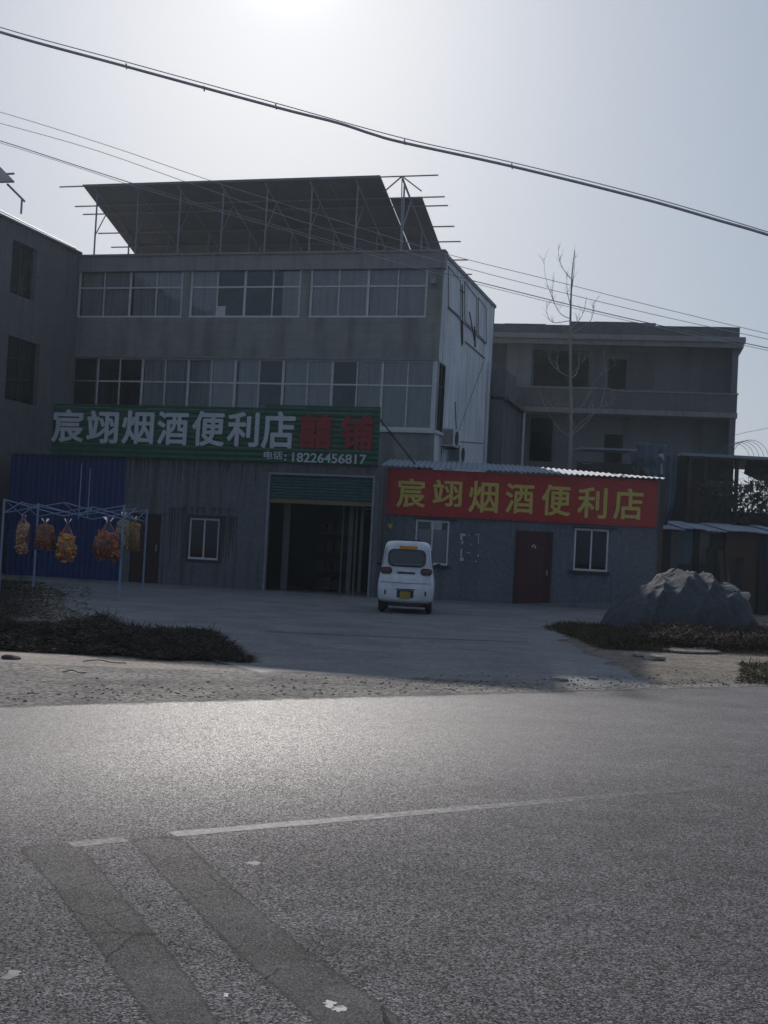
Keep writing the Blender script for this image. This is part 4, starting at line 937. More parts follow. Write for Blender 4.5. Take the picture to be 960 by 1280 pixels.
# draped blue tarps
def drape(name, corners, label, m, Y, nx=10, nz=26, amp=.10, bottom_narrow=None):
    """corners: left/right px lists down the sheet"""
    L_, R_ = corners; bm = bmesh.new(); grid = []
    for j in range(nz + 1):
        t = j / nz * (len(L_) - 1); k = min(int(t), len(L_) - 2); f = t - k
        l = (L_[k][0] * (1 - f) + L_[k + 1][0] * f, L_[k][1] * (1 - f) + L_[k + 1][1] * f); r = (R_[k][0] * (1 - f) + R_[k + 1][0] * f, R_[k][1] * (1 - f) + R_[k + 1][1] * f)
        row = []
        for i in range(nx + 1):
            s = i / nx; p = at(l[0] * (1 - s) + r[0] * s, l[1] * (1 - s) + r[1] * s, Y)
            fold = amp * math.sin(s * 17 + 1.5 * noise.noise(Vector((s * 2, j * .12, 3)))) + amp * noise.noise(Vector((s * 4, j * .2, 7)))
            row.append(bm.verts.new(p + Vector((0, fold, 0))))
        grid.append(row)
    for j in range(nz):
        for i in range(nx): bm.faces.new((grid[j][i], grid[j][i + 1], grid[j + 1][i + 1], grid[j + 1][i]))
    top = grid
    geo_ = bmesh.ops.extrude_face_region(bm, geom=bm.faces[:])
    for v in [g for g in geo_['geom'] if isinstance(g, bmesh.types.BMVert)]: v.co.y += .012
    bmesh.ops.recalc_face_normals(bm, faces=bm.faces[:])
    return tag(link(name, bm, M[m], smooth=True), label, 'tarpaulin', 'faded blue tarps hanging beside the shed')
drape('hanging_tarp', ([(826, 567), (824, 600), (823, 640), (824, 661)], [(846, 566), (846, 590), (842, 630), (831, 662)]), 'narrow faded blue tarp hanging down past the red banner right end', 'bluetarp', 42.5)
drape('hanging_tarp', ([(796, 553), (800, 575), (806, 595), (812, 604)], [(838, 556), (830, 575), (826, 595), (822, 606)]), 'wide blue tarp bunched above the red banner right end', 'bluetarp', 43.6)
drape('hanging_tarp', ([(786, 564), (789, 578), (792, 590), (795, 598)], [(800, 566), (796, 576), (797, 590), (799, 599)]), 'small torn blue tarp strip under the thin gutter', 'bluetarp', 44.8, amp=.06)
bl_ = thing('tarp_bundle', 'pale tied bundle hooked at the top of the narrow blue tarp', 'bundle', (0, 0, 0))
bm = bmesh.new(); q = at(828, 572, 42.3)
bmesh.ops.create_icosphere(bm, subdivisions=3, radius=.11, matrix=Matrix.Translation(q) @ Matrix.Rotation(.6, 4, 'Y') @ Matrix.Diagonal((1.3, .6, .6, 1)))
for v in bm.verts: v.co += Vector((1, .5, 1)) * .10 * noise.noise(v.co * 7)
link('cloth', bm, M['infill'], bl_, smooth=True)
link('tie', T(([q + Vector((-.02, 0, -.2)), q + Vector((0, 0, -.55))], [.03, .06])), M['infill'], bl_)

# ------------------------------------------------------------------ tarp-covered heap
hc = gnd(852, 791); hc2 = at(851, 790, 28.0)
HY = 28.4
def heap():
    bm = bmesh.new(); nu, nv = 200, 130; grid = []
    outl = [(748, 785), (756, 777), (765, 768), (778, 755), (800, 738), (822, 724), (845, 715.5), (858, 715), (872, 718), (885, 719.5), (897, 724), (908, 730), (916, 739), (922, 747), (926, 756), (929, 770), (930, 784)]
    def top(px):
        for (a, b) in zip(outl, outl[1:]):
            if a[0] <= px <= b[0]:
                t = (px - a[0]) / (b[0] - a[0]); return a[1] + (b[1] - a[1]) * t
        return 782
    TENTS = []
    for k_, (tp, dy_) in enumerate(((790, -.3), (822, .0), (850, -.1), (868, -.8), (897, -.2), (906, -.9), (921, -.1), (842, -1.0), (880, -1.3))):
        cp = at(tp, top(tp), HY); TENTS.append((cp.x, HY + dy_, 2 + (k_ * 2) % 3, k_ * 1.7))
    for i in range(nu + 1):
        px = 748 + (930 - 748) * i / nu; crest = at(px, top(px), HY); H = max(crest.z - gz(HY), .03)
        W_ = .35 + 1.45 * math.sqrt(min(1, H / 1.2)); row = []
        for j in range(nv + 1):
            s = -1 + 2 * j / nv; h = H * max(0, 1 - abs(s) ** 2.1) ** .62
            x = crest.x; y = HY + s * W_
            h = H * max(0, 1 - abs(s) ** 2.0) ** .55
            pf = 0; ws = 1e-6
            for (tx, ty, nn, ph) in TENTS:
                dx, dy = x - tx, y - ty; rr_ = math.hypot(dx, dy); an = math.atan2(dy, dx) + .25 * noise.noise(Vector((x * 2, y * 2, ph)))
                w8 = math.exp(-rr_ * 2.2); pf += w8 * (1 - abs(math.sin(nn * an + ph))) ** 2.2 * min(1, rr_ / .3); ws += w8
            pf = pf / ws
            d = Vector((x, y, h))
            k = min(1, h / .15) * (1 if abs(s) > .02 else .3)
            r1 = 1 - abs(noise.noise(Vector((x * .85 + y * .7, (x - y) * .45, 2.3)))) * 2
            r2 = 1 - abs(noise.noise(Vector((x * 2.2 - y * 1.6, y * 1.3 + x * .8, 5.1)))) * 2
            r3_ = noise.noise(Vector((x * 6, y * 6, 1)))
            q1 = Vector((x * .75 + s * .5, s * .55 - x * .25, H * .3)); dd = noise.voronoi(q1 * 1.5)[0]; e1 = dd[1] - dd[0]
            q2 = Vector((x * 1.7 - s * .9, s * 1.3 + x * .5, 3.0)); d2_ = noise.voronoi(q2 * 1.6)[0]; e2 = d2_[1] - d2_[0]
            r4 = 1 - abs(noise.noise(Vector((x * 1.9 - y * .8 + .5 * math.sin(y * 2), y * .32, 8.8)))) * 2.2; r5 = 1 - abs(noise.noise(Vector((x * 4.3 + y * 1.5, y * .8, 3.8)))) * 2
            f = .06 * pf * k + .14 * (r4 - .5) * k + .045 * (r5 - .5) * k + .28 * (.15 * (r1 - .5) - .17 * (e1 - .35) - .09 * (e2 - .35) + .05 * (r2 - .5) + .014 * r3_) * k
            nrm = Vector((0, s * .9, .8)).normalized()
            row.append(bm.verts.new(Vector((x, y, gz(y) + max(h, .005) + .0)) + nrm * f))
        grid.append(row)
    for i in range(nu):
        for j in range(nv): bm.faces.new((grid[i][j], grid[i + 1][j], grid[i + 1][j + 1], grid[i][j + 1]))
    bm.faces.ensure_lookup_table()
    bmesh.ops.recalc_face_normals(bm, faces=bm.faces[:])
    return bm
ht = thing('tarp_heap', 'rounded heap covered by a creased grey tarp beside the shed', 'covered heap', (0, 0, 0))
o = link('tarp', heap(), M['greytarp'], ht, smooth=True)
M['straw'] = mat('bleached_cloth', (0.34, 0.31, 0.27), (0.2, 0.17, 0.14), rough=.9, bump=.4)
bm = bmesh.new(); c_ = at(923, 748, HY - 1.0)
bmesh.ops.create_icosphere(bm, subdivisions=3, radius=.2, matrix=Matrix.Translation(c_) @ Matrix.Diagonal((1.1, .8, .7, 1)))
c2_ = at(911, 738, HY - .9); bmesh.ops.create_icosphere(bm, subdivisions=3, radius=.13, matrix=Matrix.Translation(c2_) @ Matrix.Rotation(R(25), 4, 'Y') @ Matrix.Diagonal((1.7, .8, .45, 1)))
for v in bm.verts: v.co += Vector((1, 1, 1)) * .09 * noise.noise(v.co * 4)
link('torn_end', bm, M['straw'], ht, smooth=True)
for (a, b, lab) in (((905, 786), (917, 771), 'pale stick leaning at the foot of the tarp heap'),):
    p0 = gnd(*a); p1 = at(b[0], b[1], p0.y + .2); p0.z = gz(p0.y) + .02
    tag(link('wooden_stick', T(([p0, p1], .022)), M['straw']), lab, 'stick')
# scraps of plastic sheeting at the right edge
for (px, py, s, lab) in ((925, 787, .35, 'crumpled grey plastic scrap between tarp heap and brush'), (950, 792, .28, 'pale plastic scrap lying at the right edge of the yard')):
    p = gnd(px, py); bm = bmesh.new(); n = 14; g = []
    for i in range(n + 1):
        g.append([bm.verts.new((p.x + (i / n - .5) * 2 * s, p.y + (j / n - .5) * 1.2 * s, gz(p.y) + .02 + .14 * max(0, 1 - ((i / n - .5) ** 2 + (j / n - .5) ** 2) * 4) * (1 + noise.noise(Vector((i * .4, j * .4, px)))) )) for j in range(n + 1)])
    for i in range(n):
        for j in range(n): bm.faces.new((g[i][j], g[i + 1][j], g[i + 1][j + 1], g[i][j + 1]))
    tag(link('plastic_scrap', bm, M['greytarp'] if px < 940 else M['straw'], smooth=True), lab, 'plastic scrap')

# ------------------------------------------------------------------ brush piles (masses of dry stalks)
def brush(name, label, n, place, hgt, col, ln=(.15, .5), cat='brush', wr=(.004, .009), up=.35):
    bm = bmesh.new()
    for _ in range(n):
        x, y, k = place(); z = gz(y) + rnd.random() ** .7 * hgt * k
        d = Vector((rnd.gauss(0, 1), rnd.gauss(0, 1), rnd.gauss(0, up))).normalized() * rnd.uniform(*ln)
        if d.z < 0 and z + d.z < gz(y): d.z = -d.z * .3
        a = Vector((x, y, z)); wv = d.cross(Vector((rnd.uniform(-1, 1), rnd.uniform(-1, 1), 1))).normalized() * rnd.uniform(*wr)
        mid = a + d * .5 + Vector((rnd.uniform(-1, 1), rnd.uniform(-1, 1), rnd.uniform(-1, 1))) * ln[1] * .10
        v = [bm.verts.new(p) for p in (a - wv, a + wv, mid + wv, mid - wv, a + d)]
        bm.faces.new((v[0], v[1], v[2], v[3])); bm.faces.new((v[3], v[2], v[4]))
    return tag(link(name, bm, mat(name + '_stalks', col, tuple(c * .45 for c in col), rough=.9, scale=3, amt=1)), label, cat, kind='stuff')
def mound(poly_fn):
    return poly_fn
def left_pile():
    while True:
        px = rnd.uniform(-60, 318); t = rnd.random(); y = 16.4 + 3.4 * t
        cx = at(px, 760, y).x
        e = min(1, (318 - px) / 60); prof = math.sin(math.pi * min(1, max(0, t * .94 + .03))) ** .5
        lump = max(.12, .62 + 1.1 * noise.noise(Vector((cx * .9, y * .9, 4))) + .5 * noise.noise(Vector((cx * 3, y * 2, 9)))); y += .3 * noise.noise(Vector((cx * 1.3, 5, 5))) + rnd.gauss(0, .06)
        if t > e * 1.0 + .1 and px > 260: continue
        return cx, y, max(.05, e * prof * lump)
brush('brush_pile', 'long dark pile of dried stalks in the left foreground of the yard', 60000, left_pile, .27, (.078, .054, .040), ln=(.05, .22), up=.3, wr=(.003, .007))
def left_back():
    px = min(-40 + abs(rnd.gauss(0, 55)), 110); y = rnd.uniform(22, 36); k = max(.0, 1 - max(0, (px - 5) / 70)); return at(px, 750, y).x, y, max(.06, k * (.6 + .7 * noise.noise(Vector((px * .05, y * .5, 1)))))
brush('dry_weeds', 'dark dried weeds below the blue wall at the left edge', 12000, left_back, .06, (.05, .042, .034), ln=(.05, .16), up=.3)
def right_pile():
    px = rnd.uniform(775, 1010); y = 22.5 + 4.3 * rnd.random() + (px - 800) * .002; e = min(1, (px - 775) / 35)
    return at(px, 800, y).x, y, e * (.5 + .7 * abs(noise.noise(Vector((px * .03, y, 2)))) + .2)
brush('brush_heap', 'reddish brown dry brush in front of the tarp heap', 26000, right_pile, .30, (.085, .05, .034), ln=(.06, .26), up=.3)
def grass_r():
    t = rnd.random(); y = 22.0 + 6.5 * t; l = 682 + abs(t - .75) * 90; r = 835 - t * 40; px = rnd.uniform(l, r) + rnd.gauss(0, 3)
    return at(px, 795, y).x, y, .5
brush('dry_grass', 'low olive brown dry grass at the right of the yard', 12000, grass_r, .10, (.10, .085, .035), ln=(.05, .18), cat='grass', up=1.2)
def grass_r2():
    px = rnd.uniform(925, 1010); y = rnd.uniform(17, 20.5); return at(px, 822, y).x, y, .5
brush('dry_grass', 'small tuft of yellow brown grass at the right edge above the road', 2500, grass_r2, .04, (.14, .11, .05), ln=(.04, .12), cat='grass', up=.8)
# curved pale edging
bm = bmesh.new(); kp = spline([gnd(*p) for p in ((772, 797), (800, 805), (826, 811.5), (860, 814), (893, 814))], 8); prev = None
for i, p in enumerate(kp):
    h = .45 if i > 6 else .2; z = gz(p.y)
    cur = [bm.verts.new((p.x, p.y - h, z)), bm.verts.new((p.x, p.y - h, z + .03)), bm.verts.new((p.x, p.y + h, z + .04)), bm.verts.new((p.x, p.y + h, z))]
    if prev:
        for k in range(4): bm.faces.new((prev[k], prev[(k + 1) % 4], cur[(k + 1) % 4], cur[k]))
    else: bm.faces.new(cur[::-1])
    prev = cur
bm.faces.new(prev); bmesh.ops.recalc_face_normals(bm, faces=bm.faces[:])
tag(link('kerb', bm, M['cream']), kind='structure')
# twigs and rubble lying on the verge
for (px, py, L1, lab) in ((130, 830, .5, 'bent dark twig on the sandy strip beside the road'), (92, 843, .25, 'short dark twig near the left road edge')):
    p = gnd(px, py); tag(link('twig', T((spline([p + Vector((-L1 / 2, 0, .02)), p + Vector((-L1 / 5, .14, .03)), p + Vector((L1 / 5, .02, .02)), p + Vector((L1 / 2, .05, .02))], 5), .006), n=5), M['twig']), lab, 'twig')
for (px, py, r, lab) in ((818, 824, .13, 'flat pale stone below the curved pale edging'), (800, 820, .10, 'small pale stone left of the flat pale stone'), (700, 851, .09, 'pale rubble stone at the road edge below the dry grass'), (742, 849, .06, 'small white stone at the road edge'), (832, 808, .05, 'small dark stone standing on the pale edging'), (13, 824, .09, 'dark clod on sand at the left edge')):
    p = gnd(px, py); bm = bmesh.new(); bmesh.ops.create_icosphere(bm, subdivisions=2, radius=r)
    for v in bm.verts: v.co = Vector((v.co.x * 1.3, v.co.y, v.co.z * .4)) * (1 + .5 * noise.noise(v.co * 9 + Vector((px, 0, 0))))
    o = link('rubble_stone', bm, M['twig'] if 'dark' in lab else M['cream']); o.location = (p.x, p.y, gz(p.y) + r * .2 + (.08 if px == 832 else 0)); tag(o, lab, 'stone')

# ------------------------------------------------------------------ gazebo frame with hanging bags
GY = 30.4
p1 = gnd(150.5, 747); p2 = gnd(171.5, 740)
ptop = at(153, 632, p1.y); HT = ptop.z
gx1 = (p1.x + ptop.x) / 2; gy1 = p1.y; gy2 = gy1 + 3.0; gx0 = gx1 - 3.0
gx0 = at(1.5, 690, gy1).x
gaz = thing('canopy_frame', 'bare pale blue folding canopy frame in front of the blue wall', 'canopy frame', (0, 0, 0))
def leg(x, y):
    z = gz(y); bm = bmesh.new(); box(bm, x - .022, x + .022, y - .022, y + .022, z, HT + .02); box(bm, x - .016, x + .016, y - .016, y + .016, z - .0, z + .3); box(bm, x - .05, x + .05, y - .05, y + .05, z, z + .012)
    link('leg', bm, M['bluesteel'], gaz)
for x in (gx0, gx1):
    for y in (gy1, gy2): leg(x, y)
def scissor(a, b):
    a = Vector(a); b = Vector(b); mid = (a + b) / 2; lo = Vector((0, 0, -.32))
    for (s, e) in ((a, mid + lo), (a + lo, mid), (mid, b + lo), (mid + lo, b)):
        link('strut', T(([s, e], .013), n=4), M['bluesteel'], gaz)
for (a, b) in (((gx0, gy1), (gx1, gy1)), ((gx0, gy2), (gx1, gy2)), ((gx0, gy1), (gx0, gy2)), ((gx1, gy1), (gx1, gy2))):
    scissor((a[0], a[1], HT), (b[0], b[1], HT))
cxg, cyg = (gx0 + gx1) / 2, (gy1 + gy2) / 2
pk = at(73, 578, cyg).z
link('peak_pole', T(([(cxg, cyg, HT - .35), (cxg, cyg, pk)], .012), n=5), M['bluesteel'], gaz)
link('peak_pole', T(([(cxg + .2, cyg + .1, HT - .3), (cxg + .2, cyg + .1, pk - .1)], .012), n=5), M['bluesteel'], gaz)
for (x, y) in ((gx0, cyg), (gx1, cyg), (cxg, gy1), (cxg, gy2)): link('strut', T(([(x, y, HT - .02), (cxg, cyg, HT - .25)], .011), n=4), M['bluesteel'], gaz)

def bag_mat(name, ca, cb, scale, kind='VORONOI', alpha=None):
    m = bpy.data.materials.new(name); m.use_nodes = True; nt = m.node_tree; N = nt.nodes; L = nt.links; b = N['Principled BSDF']
    tc = N.new('ShaderNodeTexCoord'); b.inputs['Roughness'].default_value = .35
    if kind == 'VORONOI':
        v = N.new('ShaderNodeTexVoronoi'); v.feature = 'DISTANCE_TO_EDGE'; v.inputs['Scale'].default_value = scale; L.new(tc.outputs['Object'], v.inputs['Vector']); s = v.outputs['Distance']; p0, p1_ = .06, .16
    elif kind == 'BRICK':
        v = N.new('ShaderNodeTexWave'); v.bands_direction = 'Z'; v.inputs['Scale'].default_value = scale; v.inputs['Distortion'].default_value = 3; L.new(tc.outputs['Object'], v.inputs['Vector']); s = v.outputs['Fac']; p0, p1_ = .35, .6
    else:
        v = N.new('ShaderNodeTexNoise'); v.inputs['Scale'].default_value = scale; L.new(tc.outputs['Object'], v.inputs['Vector']); s = v.outputs['Fac']; p0, p1_ = .42, .6
    cr = N.new('ShaderNodeValToRGB'); cr.color_ramp.elements[0].position = p0; cr.color_ramp.elements[1].position = p1_
    cr.color_ramp.elements[0].color = (*ca, 1); cr.color_ramp.elements[1].color = (*cb, 1); L.new(s, cr.inputs[0]); L.new(cr.outputs[0], b.inputs['Base Color'])
    bp = N.new('ShaderNodeBump'); bp.inputs['Distance'].default_value = .02; L.new(s, bp.inputs['Height']); L.new(bp.outputs[0], b.inputs['Normal'])
    return m
M['film'] = glass_mat('clear_film', (1, .9, .85), .0)
def bag(px, ytop, ybot, wpx, label, m, shape='round', Y=None, piece=.065, npc=200):
    Y = Y or gy1; t = at(px, ytop, Y); bt = at(px, ybot, Y); h = t.z - bt.z; w_ = wpx / F * Y / 2
    root = thing('snack_bag', label, 'bag of snacks', (t.x, Y, bt.z), 0, 'filled plastic bags hanging from the canopy frame')
    prof = {'round': [(0, .35), (.05, .8), (.2, 1.0), (.42, .92), (.6, .66), (.74, .38), (.84, .16)], 'box': [(0, .85), (.02, 1.0), (.3, 1.0), (.6, 1.0), (.74, .9), (.80, .5), (.86, .15)], 'long': [(0, .5), (.06, .85), (.3, 1), (.6, 1), (.78, .8), (.88, .4), (.92, .12)]}[shape]
    def rad(zf):
        for a, b in zip(prof, prof[1:]):
            if a[0] <= zf <= b[0]: return a[1] + (b[1] - a[1]) * (zf - a[0]) / (b[0] - a[0])
        return .1
    bm = bmesh.new(); fill = .62 if shape == 'round' else .76
    for _ in range(npc):                       # the loose contents
        zf = rnd.uniform(.03, fill); r_ = rad(zf) * math.sqrt(rnd.uniform(.35, 1)) * .88; a = rnd.uniform(0, 6.283)
        c = Vector((w_ * r_ * math.cos(a), w_ * r_ * .7 * math.sin(a), h * zf)); d = Vector((rnd.gauss(0, 1), rnd.gauss(0, 1), rnd.gauss(0, .8))).normalized() * piece * rnd.uniform(.5, 1)
        bend = Vector((rnd.gauss(0, 1), rnd.gauss(0, 1), rnd.gauss(0, 1))).normalized() * piece * .4
        tube(bm, [c - d, c - d * .4 + bend, c + d * .4 + bend, c + d], [piece * .16, piece * .3, piece * .3, piece * .16], 6)
    link('snacks', bm, m, root, smooth=True)
    n = 26; bm = bmesh.new(); rings = []
    pr = prof + [(.90, .13), (.95, .3), (1.0, .42)] if shape != 'long' else prof + [(.96, .3), (1.0, .36)]
    for (zz, rr0) in pr:
        rings.append([bm.verts.new((w_ * rr0 * math.cos(a) * (1 + .10 * math.sin(a * 7 + px) + .12 * noise.noise(Vector((math.cos(a) * 3, zz * 5, px)))), w_ * rr0 * .75 * math.sin(a) * (1 + .10 * math.sin(a * 5 + px)), h * zz + .02 * noise.noise(Vector((a, zz * 4, px))))) for a in [2 * math.pi * k / n for k in range(n)]])
    for i in range(len(rings) - 1):
        for k in range(n): bm.faces.new((rings[i][k], rings[i][(k + 1) % n], rings[i + 1][(k + 1) % n], rings[i + 1][k]))
    bm.faces.new(rings[0][::-1]); link('plastic_film', bm, M['film'], root, smooth=True)
    link('string', T(([(0, 0, h * .86), (0, 0, max(HT - .30 - bt.z, h * 1.02))], .008), n=4), M['redlet'], root)
or1 = bag_mat('orange_snack', (.8, .56, .38), (.75, .24, .05), 14)
or2 = bag_mat('red_orange_snack', (.75, .30, .10), (.62, .11, .03), 9, 'BRICK')
or3 = bag_mat('yellow_orange_snack', (.75, .22, .05), (.78, .48, .10), 8, 'NOISE')
or4 = bag_mat('red_snack', (.55, .08, .04), (.45, .16, .05), 7, 'NOISE')
ye = bag_mat('pale_yellow_snack', (.5, .46, .25), (.42, .36, .18), 5, 'NOISE')
am = bag_mat('amber_snack', (.55, .34, .08), (.45, .25, .06), 5, 'NOISE')
bag(30, 643, 693, 16, 'long thin orange patterned snack bag, leftmost on the frame', or1, 'long', piece=.075, npc=110)
bag(57, 648, 688, 23, 'square red orange snack bag, second from the left', or2, 'box')
bag(85, 648, 702, 24, 'yellow and orange snack bag with a clear knotted top', or3, 'round', piece=.10, npc=120)
bag(136, 646, 700, 34, 'large bulging dark red snack bag beside the front leg', or4, 'round', piece=.12, npc=130)
bag(155, 640, 688, 16, 'pale cream snack bag half hidden by the canopy leg', ye, 'box', gy1 + 1.2)
bag(168, 645, 688, 17, 'small amber box shaped snack bag before the brown door', am, 'box', gy1 + 2.0)

# ------------------------------------------------------------------ the small white van
vp = gnd(505, 767.5); K = vp.y / F
van = thing('parked_van', 'small white electric van parked facing the shop, seen from behind', 'van', (vp.x + .0, vp.y, gz(vp.y)), R(-3.0))
VS = K / .01825
van.scale = (VS * .965, VS, VS)
M['van'] = mat('white_van_paint', (0.72, 0.74, 0.78), (0.64, 0.66, 0.70), rough=.28, scale=2, fine=4, spec=.5, streak=.3, streak_scale=1.0, scol=(.4, .38, .35))
M['rubber'] = mat('tyre_rubber', (.025, .025, .027), rough=.85)
M['lamp'] = mat('tail_lamp_red', (.16, .012, .014), (.09, .01, .012), rough=.15, spec=.6)
M['plate'] = mat('yellow_plate', (.42, .27, .04), (.34, .22, .04), rough=.4)
M['orange'] = mat('orange_sticker', (.62, .25, .03), (.5, .2, .03), rough=.5)
HW = [(.24, .52), (.27, .60), (.33, .65), (.5, .672), (.72, .668), (.85, .645), (.95, .625), (1.05, .605), (1.3, .570), (1.48, .555), (1.58, .535), (1.645, .48), (1.67, .36)]
def lean(z):
    P_ = [(.2, .06), (.3, .0), (.6, 0), (.78, .035), (.92, .10), (1.05, .125), (1.5, .205), (1.6, .24), (1.7, .30)]
    for a, b in zip(P_, P_[1:]):
        if a[0] <= z <= b[0]: t = (z - a[0]) / (b[0] - a[0]); return a[1] + (b[1] - a[1]) * t
    return P_[0][1] if z < .2 else P_[-1][1]
sec = [(h, z) for z, h in HW] + [(0, 1.672)] + [(-h, z) for z, h in HW[::-1]] + [(0, .235)]
def van_body():
    bm = bmesh.new(); cz = .9; rings = []
    spec_ = [(.0, .16, 1), (.0, .42, 1), (.0, .66, 1), (.004, .82, 1), (.018, .90, 1), (.05, .955, 1), (.10, .985, 1), (.18, 1.0, 1), (.8, 1.0, 1), (1.4, 1.0, 1), (1.8, 1.0, .99), (2.0, .99, .93), (2.2, .98, .75), (2.4, .96, .55), (2.55, .92, .50), (2.62, .80, .46), (2.64, .4, .4)]
    for (y, s, zt_) in spec_:
        ring = []
        for (x, z) in sec:
            zz = cz + (z - cz) * s
            rear = max(0, 1 - y / .8)
            yy = y + lean(zz) * rear
            if zt_ < 1: zz = .24 + (zz - .24) * (zt_ if y > 1.9 else 1) * (1 if y < 2.19 else 1)
            ring.append(bm.verts.new((x * s, yy, zz)))
        rings.append(ring)
    n = len(sec)
    for i in range(len(rings) - 1):
        for k in range(n): bm.faces.new((rings[i][k], rings[i][(k + 1) % n], rings[i + 1][(k + 1) % n], rings[i + 1][k]))
    bm.faces.new(rings[0]); bm.faces.new(rings[-1]); bmesh.ops.recalc_face_normals(bm, faces=bm.faces[:]); return bm
o = link('body', van_body(), M['van'], van, smooth=True)
md = o.modifiers.new('subdivision', 'SUBSURF'); md.levels = 2; md.render_levels = 2
def rear_patch(name, cx, cz, w_, h, r, off, m, parent=van, th=.02, seg=6, pinch=0):
    """rounded panel following the curve of the van's rear"""
    bm = bmesh.new(); pts_ = []
    for (sx, sz, a0) in ((1, 1, 0), (-1, 1, 90), (-1, -1, 180), (1, -1, 270)):
        for k in range(seg + 1):
            a = R(a0 + 90 * k / seg); pts_.append((cx + sx * (w_ / 2 - r) + r * math.cos(a), cz + sz * (h / 2 - r) + r * math.sin(a)))
    rings = []
    for (f, d) in ((0.02, -.0), (.5, 0), (.92, 0.0), (1.0, .004), (1.0, th)):
        rings.append([bm.verts.new((cx + (x - cx) * f, lean(cz + (z - cz) * f) - off + d, cz + (z - cz) * f)) for x, z in pts_])
    n = len(pts_)
    bm.faces.new(rings[0])
    for i in range(len(rings) - 1):
        for k in range(n): bm.faces.new((rings[i][k], rings[i + 1][k], rings[i + 1][(k + 1) % n], rings[i][(k + 1) % n]))
    bmesh.ops.recalc_face_normals(bm, faces=bm.faces[:])
    return link(name, bm, m, parent, smooth=False)
M['vanglass'] = mat('tinted_glass', (.035, .045, .05), (.02, .03, .035), rough=.08, spec=.8, scale=3)
rw = rear_patch('rear_window', 0, 1.275, .90, .40, .14, .030, M['darkframe'], th=.05); rear_patch('pane', 0, 1.278, .82, .32, .11, .036, M['vanglass'], rw, th=.01)
bm = bmesh.new(); tube(bm, [(-.30, .115 - .02, 1.12), (.05, .112 - .02, 1.122), (.36, .115 - .02, 1.125)], .009, 5); link('wiper', bm, M['steel'], van)
for sx in (-1, 1):
    l_ = rear_patch('tail_lamp', sx * .475, .975, .275, .155, .07, .028, M['darkframe'], th=.06); rear_patch('lens', sx * .475, .975, .20, .09, .04, .034, M['lamp'], l_, th=.01)
    rear_patch('reflector', sx * .475, .48, .035, .11, .015, .012, M['darkframe'], th=.03)
rear_patch('plate_recess', 0, .455, .40, .17, .03, .008, M['darkframe'], th=.03)
rear_patch('number_plate', 0, .43, .25, .16, .02, .016, M['plate'], th=.01)
rear_patch('plate_garnish', 0, .56, .46, .025, .01, .010, M['darkframe'], th=.02)
rear_patch('orange_sticker', 0.02, 1.50, .42, .10, .015, .022, M['orange'], th=.02)
g_ = rear_patch('badge', 0, .935, .42, .045, .015, .020, M['darkframe'], th=.02)
bm = bmesh.new(); tube(bm, [(-.2, .45, 1.672), (-.2, .42, 1.695), (.28, .42, 1.695), (.28, .45, 1.672)], .014, 5); tube(bm, [(-.2, .45, 1.69), (-.2, 1.5, 1.69)], .014, 5); tube(bm, [(.28, .45, 1.69), (.28, 1.5, 1.69)], .014, 5); link('roof_rail', bm, M['darkframe'], van)
for sx in (-1, 1):
    for yy in (.52, 2.05):
        bm = bmesh.new(); bmesh.ops.create_cone(bm, segments=28, radius1=.245, radius2=.245, depth=.15, cap_ends=True, matrix=Matrix.Translation((sx * .56, yy, .245)) @ Matrix.Rotation(R(90), 4, 'Y'))
        bmesh.ops.bevel(bm, geom=[e for e in bm.edges if len(e.link_faces) == 2 and any(len(f.verts) > 4 for f in e.link_faces)], offset=.03, segments=3, affect='EDGES')
        wl = link('wheel', bm, M['rubber'], van, smooth=False)
        bm = bmesh.new(); bmesh.ops.create_cone(bm, segments=24, radius1=.15, radius2=.12, depth=.02, cap_ends=True, matrix=Matrix.Translation((sx * .642, yy, .245)) @ Matrix.Rotation(R(90 * sx), 4, 'Y')); link('rim', bm, M['steel'], wl)
    bm = bmesh.new(); side = [(.5, 1.12), (1.15, 1.12), (1.15, 1.5), (.55, 1.5)]
    for q in ([(.42, 1.1), (1.1, 1.1), (1.1, 1.47), (.5, 1.47)], [(1.18, 1.1), (1.85, 1.1), (1.7, 1.47), (1.18, 1.47)]):
        slab(bm, [Vector((sx * (.618 - (z - 1.05) * .14), y, z)) for y, z in q], (-sx * .03, 0, 0))
    link('side_window', bm, M['vanglass'], van)
    bm = bmesh.new(); bmesh.ops.create_icosphere(bm, subdivisions=2, radius=.09, matrix=Matrix.Translation((sx * .74, 1.75, 1.12)) @ Matrix.Diagonal((.8, .4, .65, 1))); tube(bm, [(sx * .60, 1.8, 1.05), (sx * .75, 1.76, 1.10)], .018, 6); link('wing_mirror', bm, M['darkframe'], van, smooth=True)
bm = bmesh.new()
tube(bm, [(x, lean(z) - .004, z) for x, z in ((-.50, 1.50), (-.535, 1.3), (-.565, 1.08))], .005, 4); tube(bm, [(x, lean(z) - .004, z) for x, z in ((.50, 1.50), (.535, 1.3), (.565, 1.08))], .005, 4)
tube(bm, [(x, lean(.70 + .02 * abs(x)) - .002, .70 + .02 * abs(x)) for x in (-.60, -.4, -.2, 0, .2, .4, .60)], .005, 4); link('tailgate_seam', bm, M['darkframe'], van)
link('underbody', B((-.5, .5, .25, 2.4, .16, .26), (-.48, .48, .44, .52, .2, .28)), M['blackstuff'], van)
link('bumper_skirt', B((-.40, .40, .12, .18, .19, .245)), M['darkframe'], van)

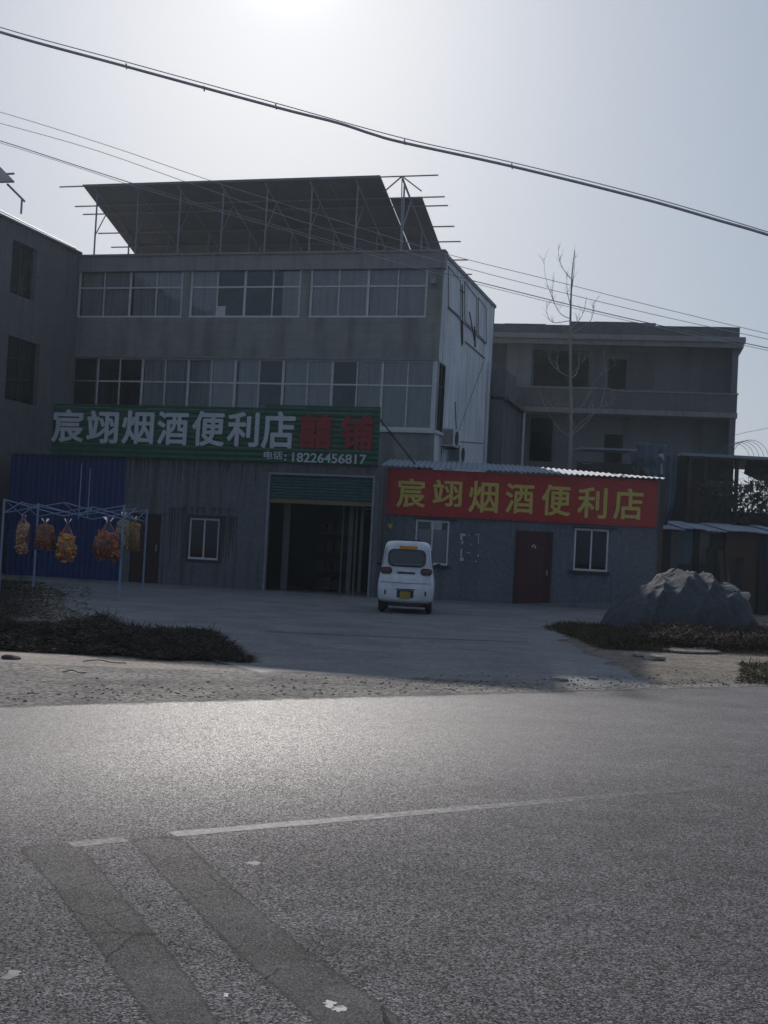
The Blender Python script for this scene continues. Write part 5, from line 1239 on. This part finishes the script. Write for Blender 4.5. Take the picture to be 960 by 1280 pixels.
# ------------------------------------------------------------------ overhead cables
def cable(name, label, pts_, r, m, grp, k=8, clips=()):
    p = spline([at(*q) for q in pts_], k)
    root = tag(link(name, T((p, r), n=6), M[m], smooth=True), label, 'cable', grp)
    return root, p
cb, p = cable('overhead_cable', 'thick black bundled cable sagging across the sky', [(-120, -2, 15), (0, 40, 15), (157, 83, 15), (345, 134, 15), (420, 153, 15), (465, 167.5, 15), (505, 178.5, 15), (640, 208, 15), (800, 247.5, 15), (900, 276, 15), (960, 293.5, 15), (1080, 332, 15)], .017, 'cable', None)
for (x, y) in ((158, 83), (345, 133.5), (506, 178), (255, 111), (640, 208)):
    q = at(x, y, 15); link('cable_clip', T(([q + Vector((-.006, 0, .035)), q + Vector((.006, 0, -.03))], .009), n=6), M['cable'], cb)
cable('overhead_cable', 'thin messenger wire running just above the thick bundled cable', [(-120, -9, 15), (0, 34, 15), (160, 78, 15), (345, 129, 15), (505, 173, 15), (640, 203, 15), (800, 243, 15), (960, 290, 15), (1080, 330, 15)], .006, 'cable', None)
W_ = 35.0
cable('power_wire', 'highest of the thin wires crossing in front of the building', [(-120, 108, W_), (0, 140, W_), (135, 182, W_), (270, 228, W_), (410, 272, W_), (553, 316, W_), (700, 353, W_), (830, 386, W_), (960, 417, W_), (1080, 443, W_)], .008, 'cable', 'thin wires crossing in front of the building')
cable('power_wire', 'second highest of the thin wires crossing in front of the building', [(-120, 122, W_), (0, 154, W_), (120, 188, W_), (240, 230, W_), (400, 284, W_), (575, 333, W_), (700, 365, W_), (830, 396, W_), (960, 424, W_), (1080, 450, W_)], .008, 'cable', 'thin wires crossing in front of the building')
cable('power_wire', 'upper wire of the lowest pair in front of the building', [(-120, 141, W_), (0, 176, W_), (90, 205, W_), (175, 232, W_), (300, 269, W_), (540, 337, W_), (640, 363, W_), (785, 398, W_), (960, 435, W_), (1080, 460, W_)], .012, 'wire', 'thin wires crossing in front of the building')
cable('power_wire', 'lower wire of the lowest pair in front of the building', [(-120, 143.5, W_ + .2), (0, 178.5, W_ + .2), (90, 207, W_ + .2), (175, 235, W_ + .2), (300, 272, W_ + .2), (540, 340, W_ + .2), (640, 366, W_ + .2), (785, 401, W_ + .2), (960, 438, W_ + .2), (1080, 463, W_ + .2)], .007, 'cable', 'thin wires crossing in front of the building')
cable('power_wire', 'faint distant wire low in the sky at the right edge', [(900, 549, 60), (930, 541, 60), (960, 535, 60), (1100, 505, 60)], .01, 'cable', 'thin wires crossing in front of the building')

tag(link('haze', B((-210, 210, -160, 250, -1.1, 17.5)), hzm), kind='stuff')  # box of scattering air added for the veil over the facades
